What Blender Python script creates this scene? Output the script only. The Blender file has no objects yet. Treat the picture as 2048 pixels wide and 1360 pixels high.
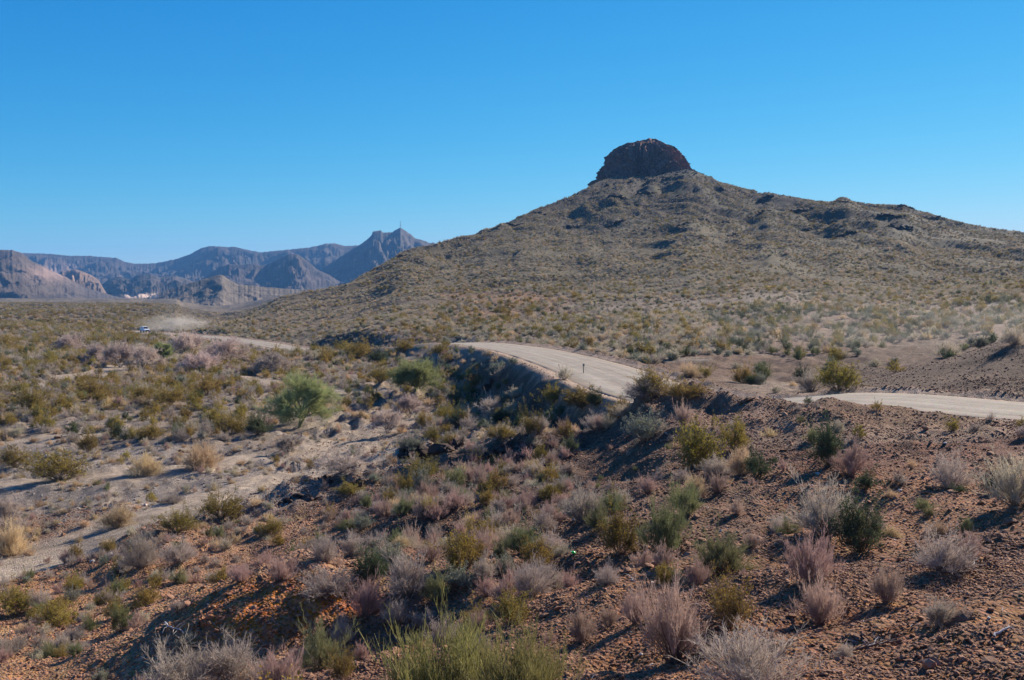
import bpy, bmesh, math, random
import numpy as np
from mathutils import Vector, Matrix
C = bpy.context.scene
COL = C.collection
R = math.radians
F = 2000.0; CU, CV = 1024.0, 680.0; HORIZON = 560.0
PITCH = math.atan((CV - HORIZON) / F)
# ------------------------------------------------------------------ camera
cam = bpy.data.objects.new('camera', bpy.data.cameras.new('camera')); COL.objects.link(cam)
cam.data.sensor_width = 36; cam.data.lens = 36 * F / 2048
cam.location = (0, 0, 0); cam.rotation_euler = (math.pi / 2 - PITCH, 0, 0)
cam.data.clip_start = .1; cam.data.clip_end = 40000
C.camera = cam
# ------------------------------------------------------------------ sky, sun, exposure
SUN_AZ, SUN_EL = R(47), R(29)          # right of the view direction (+Y), height
w = bpy.data.worlds.new('World'); C.world = w; w.use_nodes = True
nt = w.node_tree; bg = nt.nodes['Background']
sky = nt.nodes.new('ShaderNodeTexSky'); sky.sky_type = 'NISHITA'; sky.sun_disc = False
sky.sun_elevation = SUN_EL; sky.sun_rotation = SUN_AZ
sky.altitude = 900; sky.air_density = 1.0; sky.dust_density = 0; sky.ozone_density = 1.0
# the camera's rendering of a deep blue sky: each channel of the sky gets its own contrast
SKY_POW = (2.08, .924, .49); SKY_GAIN = (.031, .5526, 1.93)
sp_ = nt.nodes.new('ShaderNodeSeparateColor'); cb_ = nt.nodes.new('ShaderNodeCombineColor'); nt.links.new(sky.outputs[0], sp_.inputs[0])
for i_ in range(3):
    a_ = nt.nodes.new('ShaderNodeMath'); a_.operation = 'POWER'; a_.inputs[1].default_value = SKY_POW[i_]
    b_ = nt.nodes.new('ShaderNodeMath'); b_.operation = 'MULTIPLY'; b_.inputs[1].default_value = SKY_GAIN[i_]
    nt.links.new(sp_.outputs[i_], a_.inputs[0]); nt.links.new(a_.outputs[0], b_.inputs[0])
    c_ = nt.nodes.new('ShaderNodeMath'); c_.operation = 'MINIMUM'; c_.inputs[1].default_value = 9.0; nt.links.new(b_.outputs[0], c_.inputs[0]); nt.links.new(c_.outputs[0], cb_.inputs[i_])
nt.links.new(cb_.outputs[0], bg.inputs['Color'])
bg.inputs['Strength'].default_value = .082
sun = bpy.data.objects.new('sun', bpy.data.lights.new('sun', 'SUN')); COL.objects.link(sun)
sun.data.energy = 5.0; sun.data.angle = R(.53); sun.data.color = (1, .91, .78)
sd = Vector((math.sin(SUN_AZ) * math.cos(SUN_EL), math.cos(SUN_AZ) * math.cos(SUN_EL), math.sin(SUN_EL)))
sun.rotation_euler = sd.to_track_quat('Z', 'Y').to_euler(); sun.location = (20, -10, 60)
C.view_settings.view_transform = 'Standard'; C.view_settings.look = 'None'
C.view_settings.exposure = 1.0; C.view_settings.gamma = 1
C.cycles.volume_bounces = 0; C.cycles.volume_max_steps = 64
C.cycles.max_bounces = 5; C.cycles.diffuse_bounces = 2; C.cycles.transparent_max_bounces = 8

# ------------------------------------------------------------------ maths helpers
rng = np.random.default_rng(7)
def ray(u, v):
    a = (u - CU) / F; b = (CV - v) / F
    dy = math.cos(PITCH) + b * math.sin(PITCH); dz = -math.sin(PITCH) + b * math.cos(PITCH)
    return a / dy, dz / dy
def project(x, y, z):
    dep = y * math.cos(PITCH) - z * math.sin(PITCH)
    dep = np.where(dep < .01, .01, dep)
    return CU + F * x / dep, CV - F * (y * math.sin(PITCH) + z * math.cos(PITCH)) / dep
def sst(a, b, x):
    t = np.clip((x - a) / (b - a), 0, 1); return t * t * (3 - 2 * t)
def _h(i, j, s):
    n = (i * 374761393 + j * 668265263 + s * 1442695041) & 0xffffffff
    n = ((n ^ (n >> 13)) * 1274126177) & 0xffffffff
    return ((n ^ (n >> 16)) & 0xffff) / 65535.0
def noise(x, y, s=0):
    x = np.asarray(x, float); y = np.asarray(y, float)
    i = np.floor(x).astype(np.int64); j = np.floor(y).astype(np.int64)
    fx = x - i; fy = y - j
    def g(a, b):
        th = _h(i + a, j + b, s) * 6.2831853
        return np.cos(th) * (fx - a) + np.sin(th) * (fy - b)
    ux = fx ** 3 * (fx * (fx * 6 - 15) + 10); uy = fy ** 3 * (fy * (fy * 6 - 15) + 10)
    return ((g(0, 0) * (1 - ux) + g(1, 0) * ux) * (1 - uy) + (g(0, 1) * (1 - ux) + g(1, 1) * ux) * uy) * 1.6
def fbm(x, y, s=0, o=4, g=.5):
    r = 0; a = 1
    for k in range(o):
        r = r + a * noise(x * 2 ** k + 13.7 * k, y * 2 ** k - 7.1 * k, s + k); a *= g
    return r
def ridged(x, y, s=0, o=4):
    r = 0; a = 1; t = 0
    for k in range(o):
        r = r + a * (1 - np.abs(noise(x * 2 ** k + 5.3 * k, y * 2 ** k + 9.1 * k, s + k)) * 2); t += a; a *= .5
    return r / t

# ------------------------------------------------------------------ terrain: control points (photo column, row, metres ahead)
PROF = {
 -500: [(3,1890),(8,1600),(16,1420),(25,1290),(40,1110),(60,935),(100,792),(160,714),(280,652),(500,615),(1200,596)],
 0: [(3,1890),(8,1580),(20,1360),(28,1235),(38,1130),(50,1015),(65,920),(90,818),(130,740),(200,690),(300,650),(500,622),(1200,601)],
 150: [(20,1345),(30,1190),(39,1105),(60,930),(100,790),(200,697),(300,662)],
 300: [(3,1880),(8,1540),(17,1360),(24,1230),(34,1105),(42,1045),(48,1010),(60,925),(85,822),(130,747),(200,702),(300,667),(450,640),(700,618),(1200,603)],
 450: [(18,1300),(25,1190),(34,1090),(44,1015),(50,985),(60,920),(100,782),(200,700),(250,675),(300,650),(340,632),(380,634),(450,636),(700,616),(1200,603)],
 600: [(3,1870),(8,1500),(14,1360),(20,1230),(22,1188),(25,1180),(28,1150),(36,1060),(44,985),(52,968),(60,920),(72,860),(100,775),(140,730),(180,707),(190,702),(215,690),(250,665),(320,630),(400,590),(500,605),(700,609),(1200,603)],
 750: [(8,1480),(12,1360),(20,1190),(30,1080),(42,975),(47,945),(55,930),(75,845),(110,755),(140,725),(160,702),(185,665),(205,640),(235,641),(300,610),(380,570),(450,541),(560,565),(800,600)],
 900: [(3,1860),(7,1500),(11,1360),(16,1240),(22,1130),(30,1040),(40,960),(48,915),(55,893),(70,840),(90,775),(110,728),(122,698),(132,685),(150,680),(200,655),(260,610),(340,570),(450,530),(540,487),(700,510),(1000,570)],
 1000: [(7,1470),(10,1380),(20,1150),(30,1030),(42,935),(50,890),(60,862),(75,820),(90,770),(103,715),(108,695),(125,690),(180,650),(260,604),(400,530),(600,456),(750,480)],
 1100: [(3,1850),(7,1450),(10,1360),(16,1200),(24,1080),(33,990),(42,920),(50,880),(58,842),(66,800),(76,742),(84,713),(95,705),(120,685),(170,645),(230,612),(320,565),(450,505),(600,440),(690,410),(850,440),(1100,500)],
 1200: [(40,915),(50,862),(58,820),(63,780),(70,742),(80,728),(100,696),(150,648),(250,590),(400,520),(600,430),(740,362)],
 1290: [(3,1840),(7,1430),(9,1360),(15,1190),(22,1060),(30,955),(38,880),(45,815),(50,792),(58,768),(70,740),(85,712),(120,668),(180,625),(260,580),(380,520),(520,450),(660,385),(760,350),(800,343),(900,345),(1100,400)],
 1450: [(3,1840),(7,1420),(9,1350),(15,1170),(22,1040),(30,920),(38,845),(42,808),(51,787),(60,772),(75,735),(100,690),(150,640),(220,590),(320,535),(450,480),(600,415),(700,368),(850,380),(1100,430)],
 1650: [(3,1830),(6,1450),(9,1330),(14,1170),(20,1050),(28,910),(36,823),(46,789),(54,781),(65,762),(80,725),(110,675),(160,625),(240,580),(350,525),(480,465),(620,404),(800,425),(1100,460)],
 1850: [(3,1830),(6,1430),(9,1310),(14,1140),(20,1020),(28,890),(35,835),(40,808),(46,785),(50,765),(56,729),(65,735),(85,715),(120,665),(160,625),(200,600),(240,576),(280,582),(340,545),(450,495),(560,440),(600,420),(750,440)],
 2048: [(3,1830),(6,1420),(8,1330),(13,1150),(20,990),(27,890),(33,855),(38,820),(44,793),(48,755),(55,669),(65,685),(90,680),(130,640),(180,590),(230,563),(280,575),(350,545),(450,505),(560,468),(750,500)],
 2500: [(3,1830),(6,1420),(8,1330),(13,1150),(20,990),(27,890),(34,840),(42,800),(48,730),(55,640),(70,660),(130,620),(230,560),(350,530),(560,480),(750,510),(1200,560)],
}
cp = []
for u_, L in PROF.items():
    for y_, v_ in L:
        t_, p_ = ray(u_, v_); cp.append((t_ * 3.0, math.log(y_), p_))
cp = np.array(cp)
def phi(r2): return r2 * np.log(r2 + 1e-12)
_X = cp[:, :2]; _n = len(cp)
_K = phi(((_X[:, None] - _X[None]) ** 2).sum(-1)) + np.eye(_n) * .004
_P = np.c_[np.ones(_n), _X]
_A = np.block([[_K, _P], [_P.T, np.zeros((3, 3))]])
_W = np.linalg.solve(_A, np.r_[cp[:, 2], np.zeros(3)])
def tps(t, ly):
    t = np.ravel(t) * 3.0; ly = np.ravel(ly); out = np.empty(len(t))
    for a in range(0, len(t), 20000):
        q = np.c_[t[a:a + 20000], ly[a:a + 20000]]
        k = phi(((q[:, None] - _X[None]) ** 2).sum(-1))
        out[a:a + 20000] = k @ _W[:_n] + _W[_n] + q @ _W[_n + 1:]
    return out
SKYLINE = [(-600,640),(0,640),(250,668),(330,655),(400,640),(450,628),(512,610),(560,597),(600,588),(650,577),(700,562),(750,541),(800,512),(830,501),(870,494),(900,487),(950,470),(1000,455),(1024,446),(1040,436),(1070,421),(1100,410),(1150,390),(1190,369),(1230,354),(1300,347),(1380,339),(1400,346),(1430,360),(1470,375),(1500,385),(1522,391),(1536,388),(1560,393),(1600,400),(1630,406),(1660,406),(1675,400),(1697,399),(1720,406),(1760,408),(1815,410),(1830,418),(1870,432),(1920,448),(1950,454),(2000,463),(2048,468),(2300,490),(2700,500)]
_sk = np.array([ray(u, v) for u, v in SKYLINE])
# skyline correction of the far hill
_tt = np.linspace(-.9, .9, 361); _ll = np.log(np.linspace(280, 1100, 80))
_g = tps(np.repeat(_tt, 80), np.tile(_ll, 361)).reshape(361, 80).max(1)
_dp = np.interp(_tt, _sk[:, 0], _sk[:, 1]) - _g
_dp = np.where(_tt < -.33, 0, _dp) * sst(-.36, -.25, _tt)
# road centreline: (photo column, row, metres ahead)
ROADPX = [(3300,850,30),(2600,836,34),(2300,827,36.5),(2048,822,38.2),(1800,801,43),(1600,797,46.5),(1430,808,51),(1290,778,58),(1200,743,69),(1115,716,83),(1030,697,104),(930,686,130),(850,692,148),(720,699,172),(600,699,192),(530,688,218),(450,677,250),(380,671,280),(290,665,316),(180,659,350),(-100,650,400),(-500,640,450)]
_rp = []
for u, v, y in ROADPX:
    t, p = ray(u, v); _rp.append((t * y, y, p * y))
_rp = np.array(_rp)
def catmull(P, n):
    out = []
    P = np.vstack([2 * P[0] - P[1], P, 2 * P[-1] - P[-2]])
    for i in range(1, len(P) - 2):
        for s in np.linspace(0, 1, n, endpoint=False):
            a, b, c, d = P[i - 1], P[i], P[i + 1], P[i + 2]
            out.append(.5 * (2 * b + (c - a) * s + (2 * a - 5 * b + 4 * c - d) * s * s + (3 * b - a - 3 * c + d) * s ** 3))
    out.append(P[-2]); return np.array(out)
ROAD = catmull(_rp, 14)
_kk = np.ones(9) / 9
RZ = np.convolve(np.pad(ROAD[:, 2], 4, 'edge'), _kk, 'valid'); ROAD[:, 2] = RZ
HALF = 3.45
def near_road(x, y):
    """distance to the road centre line, its height there, side (+ = uphill side)"""
    x = np.ravel(x); y = np.ravel(y); D = np.full(len(x), 1e9); Zr = np.zeros(len(x)); S = np.zeros(len(x))
    m = np.hypot(x, y) < 560
    idx = np.nonzero(m)[0]
    A = ROAD[:-1]; B = ROAD[1:]; AB = (B - A)[:, :2]; L2 = (AB ** 2).sum(1)
    for a in range(0, len(idx), 20000):
        k = idx[a:a + 20000]; q = np.c_[x[k], y[k]]
        w_ = q[:, None] - A[None, :, :2]
        s = np.clip((w_ * AB).sum(-1) / L2, 0, 1)
        e = w_ - s[..., None] * AB; d = np.hypot(e[..., 0], e[..., 1])
        j = d.argmin(1); ar = np.arange(len(k))
        D[k] = d[ar, j]; Zr[k] = A[j, 2] + s[ar, j] * (B - A)[j, 2]
        S[k] = np.sign(AB[j, 0] * e[ar, j, 1] - AB[j, 1] * e[ar, j, 0])
    return D, Zr, S
# local mounds and hollows of the near slope: (col,row, metres ahead, size x, size y, height)
BUMPS = [(545,1220,20.3,3.4,1.6,1.0),(680,1195,22.5,2.8,1.4,.75),(640,1270,17.5,3.0,1.0,-.45),(560,1330,15.5,2,1.0,-.35),(1010,1130,24,2.5,2.5,-.25),
         (820,905,47.5,4.5,1.8,1.0),(700,965,44.5,2.2,1.2,.8),(590,990,43,2.2,1.1,.55),(1000,900,46,3,2,.8),(1300,860,38,4,2,.3),
         (780,1090,29,3.0,1.6,-.8),(740,1120,27,2.4,1.2,-.6),(850,1070,31,3.5,1.6,.35),(720,1160,26,2.5,1.1,.35),(1850,910,25.5,6,1.6,.2)]
def zraw(x, y):
    """height of the land (before the road is cut in)"""
    x = np.ravel(x).astype(float); y = np.ravel(y).astype(float)
    r = np.hypot(x, y); az = np.arctan2(x, y); lim = R(42)
    a = np.clip(az, -lim, lim)
    def base(t, yy):
        yc = np.clip(yy, 2.5, 1200); ly = np.log(yc)
        p = tps(t, ly) + np.interp(t, _tt, _dp) * sst(math.log(200), math.log(480), ly)
        z = p * yc
        z = np.where(yy < 2.5, z + (2.5 - yy) * .1, z)
        return z + (-50 - z) * sst(1100, 3000, yy)
    z = base(np.tan(a), r * np.cos(a))
    back = np.abs(az) > lim
    if back.any():
        wgt = sst(-math.pi, math.pi, az[back] * 1.0)
        yy = r[back] * math.cos(lim)
        zl = base(np.full(back.sum(), -math.tan(lim)), yy); zr = base(np.full(back.sum(), math.tan(lim)), yy)
        tl = 1 - wgt; zb = zl * tl + zr * wgt
        k = sst(0, .6, np.abs(az[back]) - lim)
        z[back] = z[back] * (1 - k) + zb * k
    for u, v, yy, sx, sy, h in BUMPS:
        t, p = ray(u, v); X = t * yy
        z += h * np.exp(-((x - X) / sx) ** 2 - ((y - yy) / sy) ** 2)
    return z
_yp = np.exp(np.linspace(math.log(10), math.log(400), 500))
def hit_plain(u, v):
    t, p = ray(u, v); k = np.nonzero(zraw(t * _yp, _yp) / _yp >= p)[0]; y = _yp[k[0]] if len(k) else _yp[-1]; return t * y, y
# dry wash, in metres
WASH = []
for line, hw in [([(-250,1195),(0,1140),(130,1098),(260,1052),(380,1012),(480,985),(560,966),(640,946),(720,925)], 2.4),
                 ([(700,872),(800,838),(880,833),(940,842)], 1.5), ([(60,775),(190,748),(260,730),(330,712)], 2.2),
                 ([(380,765),(470,752),(560,770)], 1.4), ([(640,780),(720,783),(800,778)], 1.3), ([(640,905),(720,885),(790,870)], 2.4),
                 ([(0,975),(100,965),(250,955),(400,935),(480,915)], 1.3), ([(0,888),(60,880),(160,872)], 1.2)]:
    pts = [hit_plain(u, v) for u, v in line]
    WASH.append((np.array(pts), hw))
def wash_mask(x, y):
    x = np.ravel(x) + fbm(x / 3.0, y / 3.0, 55, 2) * .8; y = np.ravel(y) + fbm(x / 3.0, y / 3.0, 56, 2) * .8
    m = np.zeros(len(x))
    sel = np.nonzero((y > 15) & (y < 190) & (x < 25) & (x > -110))[0]
    for P, hw in WASH:
        A = P[:-1]; AB = P[1:] - A; L2 = (AB ** 2).sum(1)
        q = np.c_[x[sel], y[sel]]; w_ = q[:, None] - A[None]
        s = np.clip((w_ * AB).sum(-1) / L2, 0, 1); e = w_ - s[..., None] * AB
        d = np.hypot(e[..., 0], e[..., 1]).min(1)
        m[sel] = np.maximum(m[sel], 1 - sst(hw * .7, hw * 1.5, d))
    return m
def ground_z(x, y):
    x = np.ravel(x).astype(float); y = np.ravel(y).astype(float)
    z = zraw(x, y); r = np.hypot(x, y)
    near = 1 - sst(90, 220, r); far = sst(180, 420, y) * (1 - sst(1000, 1600, r))
    mid = sst(60, 140, r) * (1 - sst(400, 600, r))
    n = near * sst(2, 8, r) * (fbm(x / 7, y / 7, 3, 3) * .26 + fbm(x / 1.6, y / 1.6, 9, 3) * .09 + (ridged(x / 4.5 + y / 9, y / 5 - x / 8, 31, 3) - .5) * .32)
    rough = sst(38, 50, r) * (1 - sst(105, 130, r)) * (x > -14) * (x < 12)
    n += rough * ((ridged(x / 3.2, y / 4.2, 33, 4) - .6) * .9 + fbm(x / .9, y / .9, 34, 2) * .16)
    n = n * (1 - .8 * wash_mask(x, y)) * (1 - .75 * (sst(42, 47, y) * (1 - sst(62, 68, y)) * sst(.28, .34, x / np.maximum(y, 1))))
    n += near * (1 - sst(30, 60, r)) * np.abs(fbm(x / .45, y / .45, 12, 2)) * .035
    n += mid * fbm(x / 24, y / 24, 4, 4) * .45
    # gullies and ribs running down the hill
    aw = np.arctan2(x - 105, 830 - y)
    rad = np.hypot(x - 105, y - 830)
    rib = ridged(aw * 5 + fbm(x / 120, y / 120, 5, 2) * .6, rad / 420, 21, 4)
    n += far * ((rib - .55) * sst(20, 150, rad) * 6 * (1 - sst(420, 600, rad) * .5) + (ridged(aw * 16 + fbm(x / 60, y / 60, 15, 2), rad / 160, 23, 3) - .6) * 1.6 * sst(40, 90, rad) + fbm(x / 30, y / 30, 6, 3) * .6)
    # flat rocky ledges high on the hill
    lz = z + n; st = 11.0; q = lz / st + fbm(x / 60, y / 60, 41, 2) * .35; fr = q - np.floor(q)
    ledge = (sst(.42, .5, fr) - fr) * st * .19
    lm = far * sst(5, 30, z) * sst(.05, .4, fbm(x / 75, y / 75, 44, 2))
    n += ledge * lm
    z = z + n
    D, Zr, S = near_road(x, y)
    k = 1 - sst(np.where(S > 0, HALF + .4, HALF + 1.1), np.where(S > 0, HALF + 2.2, HALF + 4.2) + 2.0 * (y > 62), D)
    cut = np.where(D < HALF - .25, -.16, 0.02)
    berm = np.exp(-((D - HALF - .75) / .42) ** 2) * (.17 + .14 * noise(x / 1.5, y / 1.5, 71)) * (.55 + .8 * (S < 0))
    sag = -.12 * sst(HALF + 1.2, HALF + 3, D) * k
    lip = np.exp(-((x - 8.2) / 2.3) ** 2 - ((D - HALF - 1.9) / 1.2) ** 2) * .42 * (S > 0) * (y < 60)
    return np.where(k > 0, z * (1 - k) + (Zr + cut + sag) * k, z) + berm * (D < HALF + 3) + lip
# polar grid
az = np.concatenate([np.linspace(-180, -36, 60)[:-1], np.linspace(-36, 36, 760), np.linspace(36, 180, 60)[1:]]) * math.pi / 180
rr = np.concatenate([[.4, 1.2, 2.0], np.exp(np.linspace(math.log(2.8), math.log(1150), 720)), np.exp(np.linspace(math.log(1200), math.log(6500), 16))])
AZ, RR = np.meshgrid(az, rr); GX = RR * np.sin(AZ); GY = RR * np.cos(AZ)
GZ = ground_z(GX, GY).reshape(GX.shape)
GZ[:3] = GZ[3].mean() + (GZ[:3] * 0); 
GZ[:, -1] = GZ[:, 0]
lr = np.log(rr)
def Zg(x, y):
    x = np.asarray(x, float); y = np.asarray(y, float)
    a = np.arctan2(x, y); l = np.log(np.maximum(np.hypot(x, y), .41))
    i = np.clip(np.searchsorted(az, a) - 1, 0, len(az) - 2); j = np.clip(np.searchsorted(lr, l) - 1, 0, len(lr) - 2)
    fa = (a - az[i]) / (az[i + 1] - az[i]); fl = np.clip((l - lr[j]) / (lr[j + 1] - lr[j]), 0, 1)
    return (GZ[j, i] * (1 - fa) + GZ[j, i + 1] * fa) * (1 - fl) + (GZ[j + 1, i] * (1 - fa) + GZ[j + 1, i + 1] * fa) * fl
_ys = np.exp(np.linspace(math.log(3), math.log(1100), 1400))
def hit(u, v):
    """first point of the land seen through photo pixel (u, v)"""
    t, p = ray(u, v)
    zz = Zg(t * _ys, _ys) / _ys
    k = np.nonzero(zz >= p)[0]
    k = k[0] if len(k) else len(_ys) - 1
    y = _ys[k]; return t * y, y, float(Zg(t * y, y))
# visible-from-camera horizon table, used only to skip land hidden behind the crests
_vt = np.linspace(-.75, .75, 400)
_vy = np.exp(np.linspace(math.log(3), math.log(1150), 500))
_vp = Zg(_vt[:, None] * _vy[None], np.repeat(_vy[None], 400, 0)) / _vy
_vm = np.maximum.accumulate(_vp, 1)
def visible(x, y, z, tol=.006):
    t = x / y; i = np.clip(((t + .75) / 1.5 * 399).astype(int), 0, 399); j = np.clip(np.searchsorted(_vy, y) - 2, 0, 499)
    return z / y > _vm[i, j] - tol - 1.5 / y
# ------------------------------------------------------------------ soil colours (linear)
BLOBS = [ # col, row, half width, half height, colour, strength
 (250,1250,520,170,(.42,.215,.10),.95),(560,1110,260,90,(.33,.18,.10),.8),(430,1180,250,90,(.40,.20,.09),.5),
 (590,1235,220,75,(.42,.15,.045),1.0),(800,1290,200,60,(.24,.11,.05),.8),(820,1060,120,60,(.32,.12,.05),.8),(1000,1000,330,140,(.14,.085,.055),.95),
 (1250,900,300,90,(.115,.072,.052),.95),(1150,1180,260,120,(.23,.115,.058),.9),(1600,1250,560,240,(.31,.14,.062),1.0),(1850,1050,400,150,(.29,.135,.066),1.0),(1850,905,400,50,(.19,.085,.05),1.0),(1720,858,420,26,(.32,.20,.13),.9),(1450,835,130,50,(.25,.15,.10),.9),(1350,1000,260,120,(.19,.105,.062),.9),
 (300,960,420,90,(.31,.25,.20),.9),(700,900,200,60,(.33,.26,.20),.9),(900,845,180,40,(.36,.27,.19),.8),
 (1010,610,150,36,(.33,.18,.095),.85),(870,625,120,30,(.30,.19,.11),.6),(600,640,200,40,(.29,.205,.125),.6),
 (1750,660,380,60,(.22,.125,.078),.8),(1450,735,330,32,(.185,.11,.072),.95),(1900,740,300,55,(.17,.11,.075),1.0),(1960,740,200,60,(.18,.115,.078),1.0),
 (300,606,700,26,(.20,.15,.10),.9),(1040,790,190,80,(.12,.085,.06),1.0),(690,690,90,40,(.12,.09,.065),.9),(60,645,120,22,(.33,.22,.13),.7)]  # dark embankment and spur-side blobs also put their shade into the soil colour
def soil(x, y, z):
    u, v = project(x, y, z); r = np.hypot(x, y)
    front = y > 2
    n1 = fbm(x / 9, y / 9, 61, 4); n2 = fbm(x / 1.3, y / 1.3, 62, 3)
    uu = u + n1 * 60; vv = v + n1 * 22
    c = np.empty((len(x), 3))
    kv = sst(35, 75, r)[:, None]; kh = sst(170, 330, r)[:, None]
    c[:] = np.array((.27, .15, .085))
    c = c * (1 - kv) + kv * np.array((.31, .235, .172)); c = c * (1 - kh) + kh * np.array((.155, .122, .070))
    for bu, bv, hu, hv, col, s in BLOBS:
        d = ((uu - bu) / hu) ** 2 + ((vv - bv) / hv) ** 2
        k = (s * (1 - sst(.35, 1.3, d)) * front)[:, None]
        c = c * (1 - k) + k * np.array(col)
    wm = wash_mask(x, y)[:, None]
    c = c * (1 - wm) + wm * np.array((.44, .335, .24))
    D, Zr, S = near_road(x, y)
    k = ((1 - sst(HALF + .6, HALF + 1.8, D + n2 * .6)) * .9)[:, None]
    c = c * (1 - k) + k * np.array((.46, .32, .225))
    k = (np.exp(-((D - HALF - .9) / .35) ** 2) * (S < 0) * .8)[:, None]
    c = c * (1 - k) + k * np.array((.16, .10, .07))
    # dark rock showing high on the hill
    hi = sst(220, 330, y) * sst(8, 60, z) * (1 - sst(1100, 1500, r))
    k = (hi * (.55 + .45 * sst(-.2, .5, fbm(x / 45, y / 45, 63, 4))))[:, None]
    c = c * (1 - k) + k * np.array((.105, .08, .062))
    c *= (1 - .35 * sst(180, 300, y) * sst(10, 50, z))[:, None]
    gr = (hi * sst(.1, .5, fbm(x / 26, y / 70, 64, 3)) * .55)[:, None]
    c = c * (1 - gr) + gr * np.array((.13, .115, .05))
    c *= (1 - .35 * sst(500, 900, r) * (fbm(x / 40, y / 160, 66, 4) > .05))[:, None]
    c *= .70 * (1 + .20 * n2 + .18 * n1)[:, None]
    return np.clip(c, .015, .8)

# ------------------------------------------------------------------ mesh + material helpers
def np_mesh(name, V, Fc, mats=(), smooth=False, midx=None, col=None):
    """V (n,3); Fc (m,k) faces all of one size"""
    me = bpy.data.meshes.new(name)
    V = np.asarray(V, np.float32); Fc = np.asarray(Fc, np.int32); m, k = Fc.shape
    me.vertices.add(len(V)); me.vertices.foreach_set('co', V.ravel())
    me.loops.add(m * k); me.loops.foreach_set('vertex_index', Fc.ravel())
    me.polygons.add(m); me.polygons.foreach_set('loop_start', np.arange(0, m * k, k, dtype=np.int32))
    try: me.polygons.foreach_set('loop_total', np.full(m, k, np.int32))
    except Exception: pass
    if midx is not None: me.polygons.foreach_set('material_index', np.asarray(midx, np.int32))
    me.polygons.foreach_set('use_smooth', np.full(m, smooth, bool))
    if col is not None:
        a = me.color_attributes.new('Col', 'FLOAT_COLOR', 'POINT')
        a.data.foreach_set('color', np.c_[col, np.ones(len(V))].astype(np.float32).ravel())
    for mt in mats: me.materials.append(mt)
    me.update(calc_edges=True); return me
def link(name, me, parent=None, **props):
    o = bpy.data.objects.new(name, me); COL.objects.link(o)
    if parent is not None: o.parent = parent
    for k, v in props.items(): o[k] = v
    return o
def grid_faces(nr, nc):
    i = np.arange(nr - 1)[:, None] * nc + np.arange(nc - 1)[None]
    return np.stack([i, i + 1, i + nc + 1, i + nc], -1).reshape(-1, 4)
def mat(name):
    m = bpy.data.materials.new(name); m.use_nodes = True
    n = m.node_tree.nodes; return m, n, m.node_tree.links, n['Principled BSDF']
def N(nodes, t, **k):
    x = nodes.new(t)
    for a, b in k.items():
        if a in x.inputs: x.inputs[a].default_value = b
        else: setattr(x, a, b)
    return x
def plant_mat(name, col, var=.25, trans=.3, hue=.02, rough=.8, tip=None):
    """leaf or twig surface: colour varies a little from plant to plant and from leaf to leaf"""
    m, n, l, b = mat(name)
    oi = n.new('ShaderNodeObjectInfo'); geo = n.new('ShaderNodeNewGeometry')
    hsv = n.new('ShaderNodeHueSaturation'); hsv.inputs['Color'].default_value = (*col, 1)
    mr = n.new('ShaderNodeMapRange'); mr.inputs['To Min'].default_value = 1 - var; mr.inputs['To Max'].default_value = 1 + var
    l.new(oi.outputs['Random'], mr.inputs['Value'])
    mr2 = n.new('ShaderNodeMapRange'); mr2.inputs['To Min'].default_value = 1 - var; mr2.inputs['To Max'].default_value = 1 + var
    l.new(geo.outputs['Random Per Island'], mr2.inputs['Value'])
    mu = n.new('ShaderNodeMath'); mu.operation = 'MULTIPLY'; l.new(mr.outputs[0], mu.inputs[0]); l.new(mr2.outputs[0], mu.inputs[1])
    l.new(mu.outputs[0], hsv.inputs['Value'])
    fr = n.new('ShaderNodeMath'); fr.operation = 'MULTIPLY_ADD'; fr.inputs[1].default_value = hue * 2; fr.inputs[2].default_value = .5 - hue
    f2 = n.new('ShaderNodeMath'); f2.operation = 'FRACT'; f1 = n.new('ShaderNodeMath'); f1.operation = 'MULTIPLY'; f1.inputs[1].default_value = 7.31
    l.new(oi.outputs['Random'], f1.inputs[0]); l.new(f1.outputs[0], f2.inputs[0]); l.new(f2.outputs[0], fr.inputs[0]); l.new(fr.outputs[0], hsv.inputs['Hue'])
    l.new(hsv.outputs[0], b.inputs['Base Color']); b.inputs['Roughness'].default_value = rough
    b.inputs['Specular IOR Level'].default_value = .25
    if trans > 0:
        tr = n.new('ShaderNodeBsdfTranslucent'); mx = n.new('ShaderNodeMixShader'); mx.inputs[0].default_value = trans
        l.new(hsv.outputs[0], tr.inputs['Color']); l.new(b.outputs[0], mx.inputs[1]); l.new(tr.outputs[0], mx.inputs[2])
        l.new(mx.outputs[0], n['Material Output'].inputs['Surface'])
    return m
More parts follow.
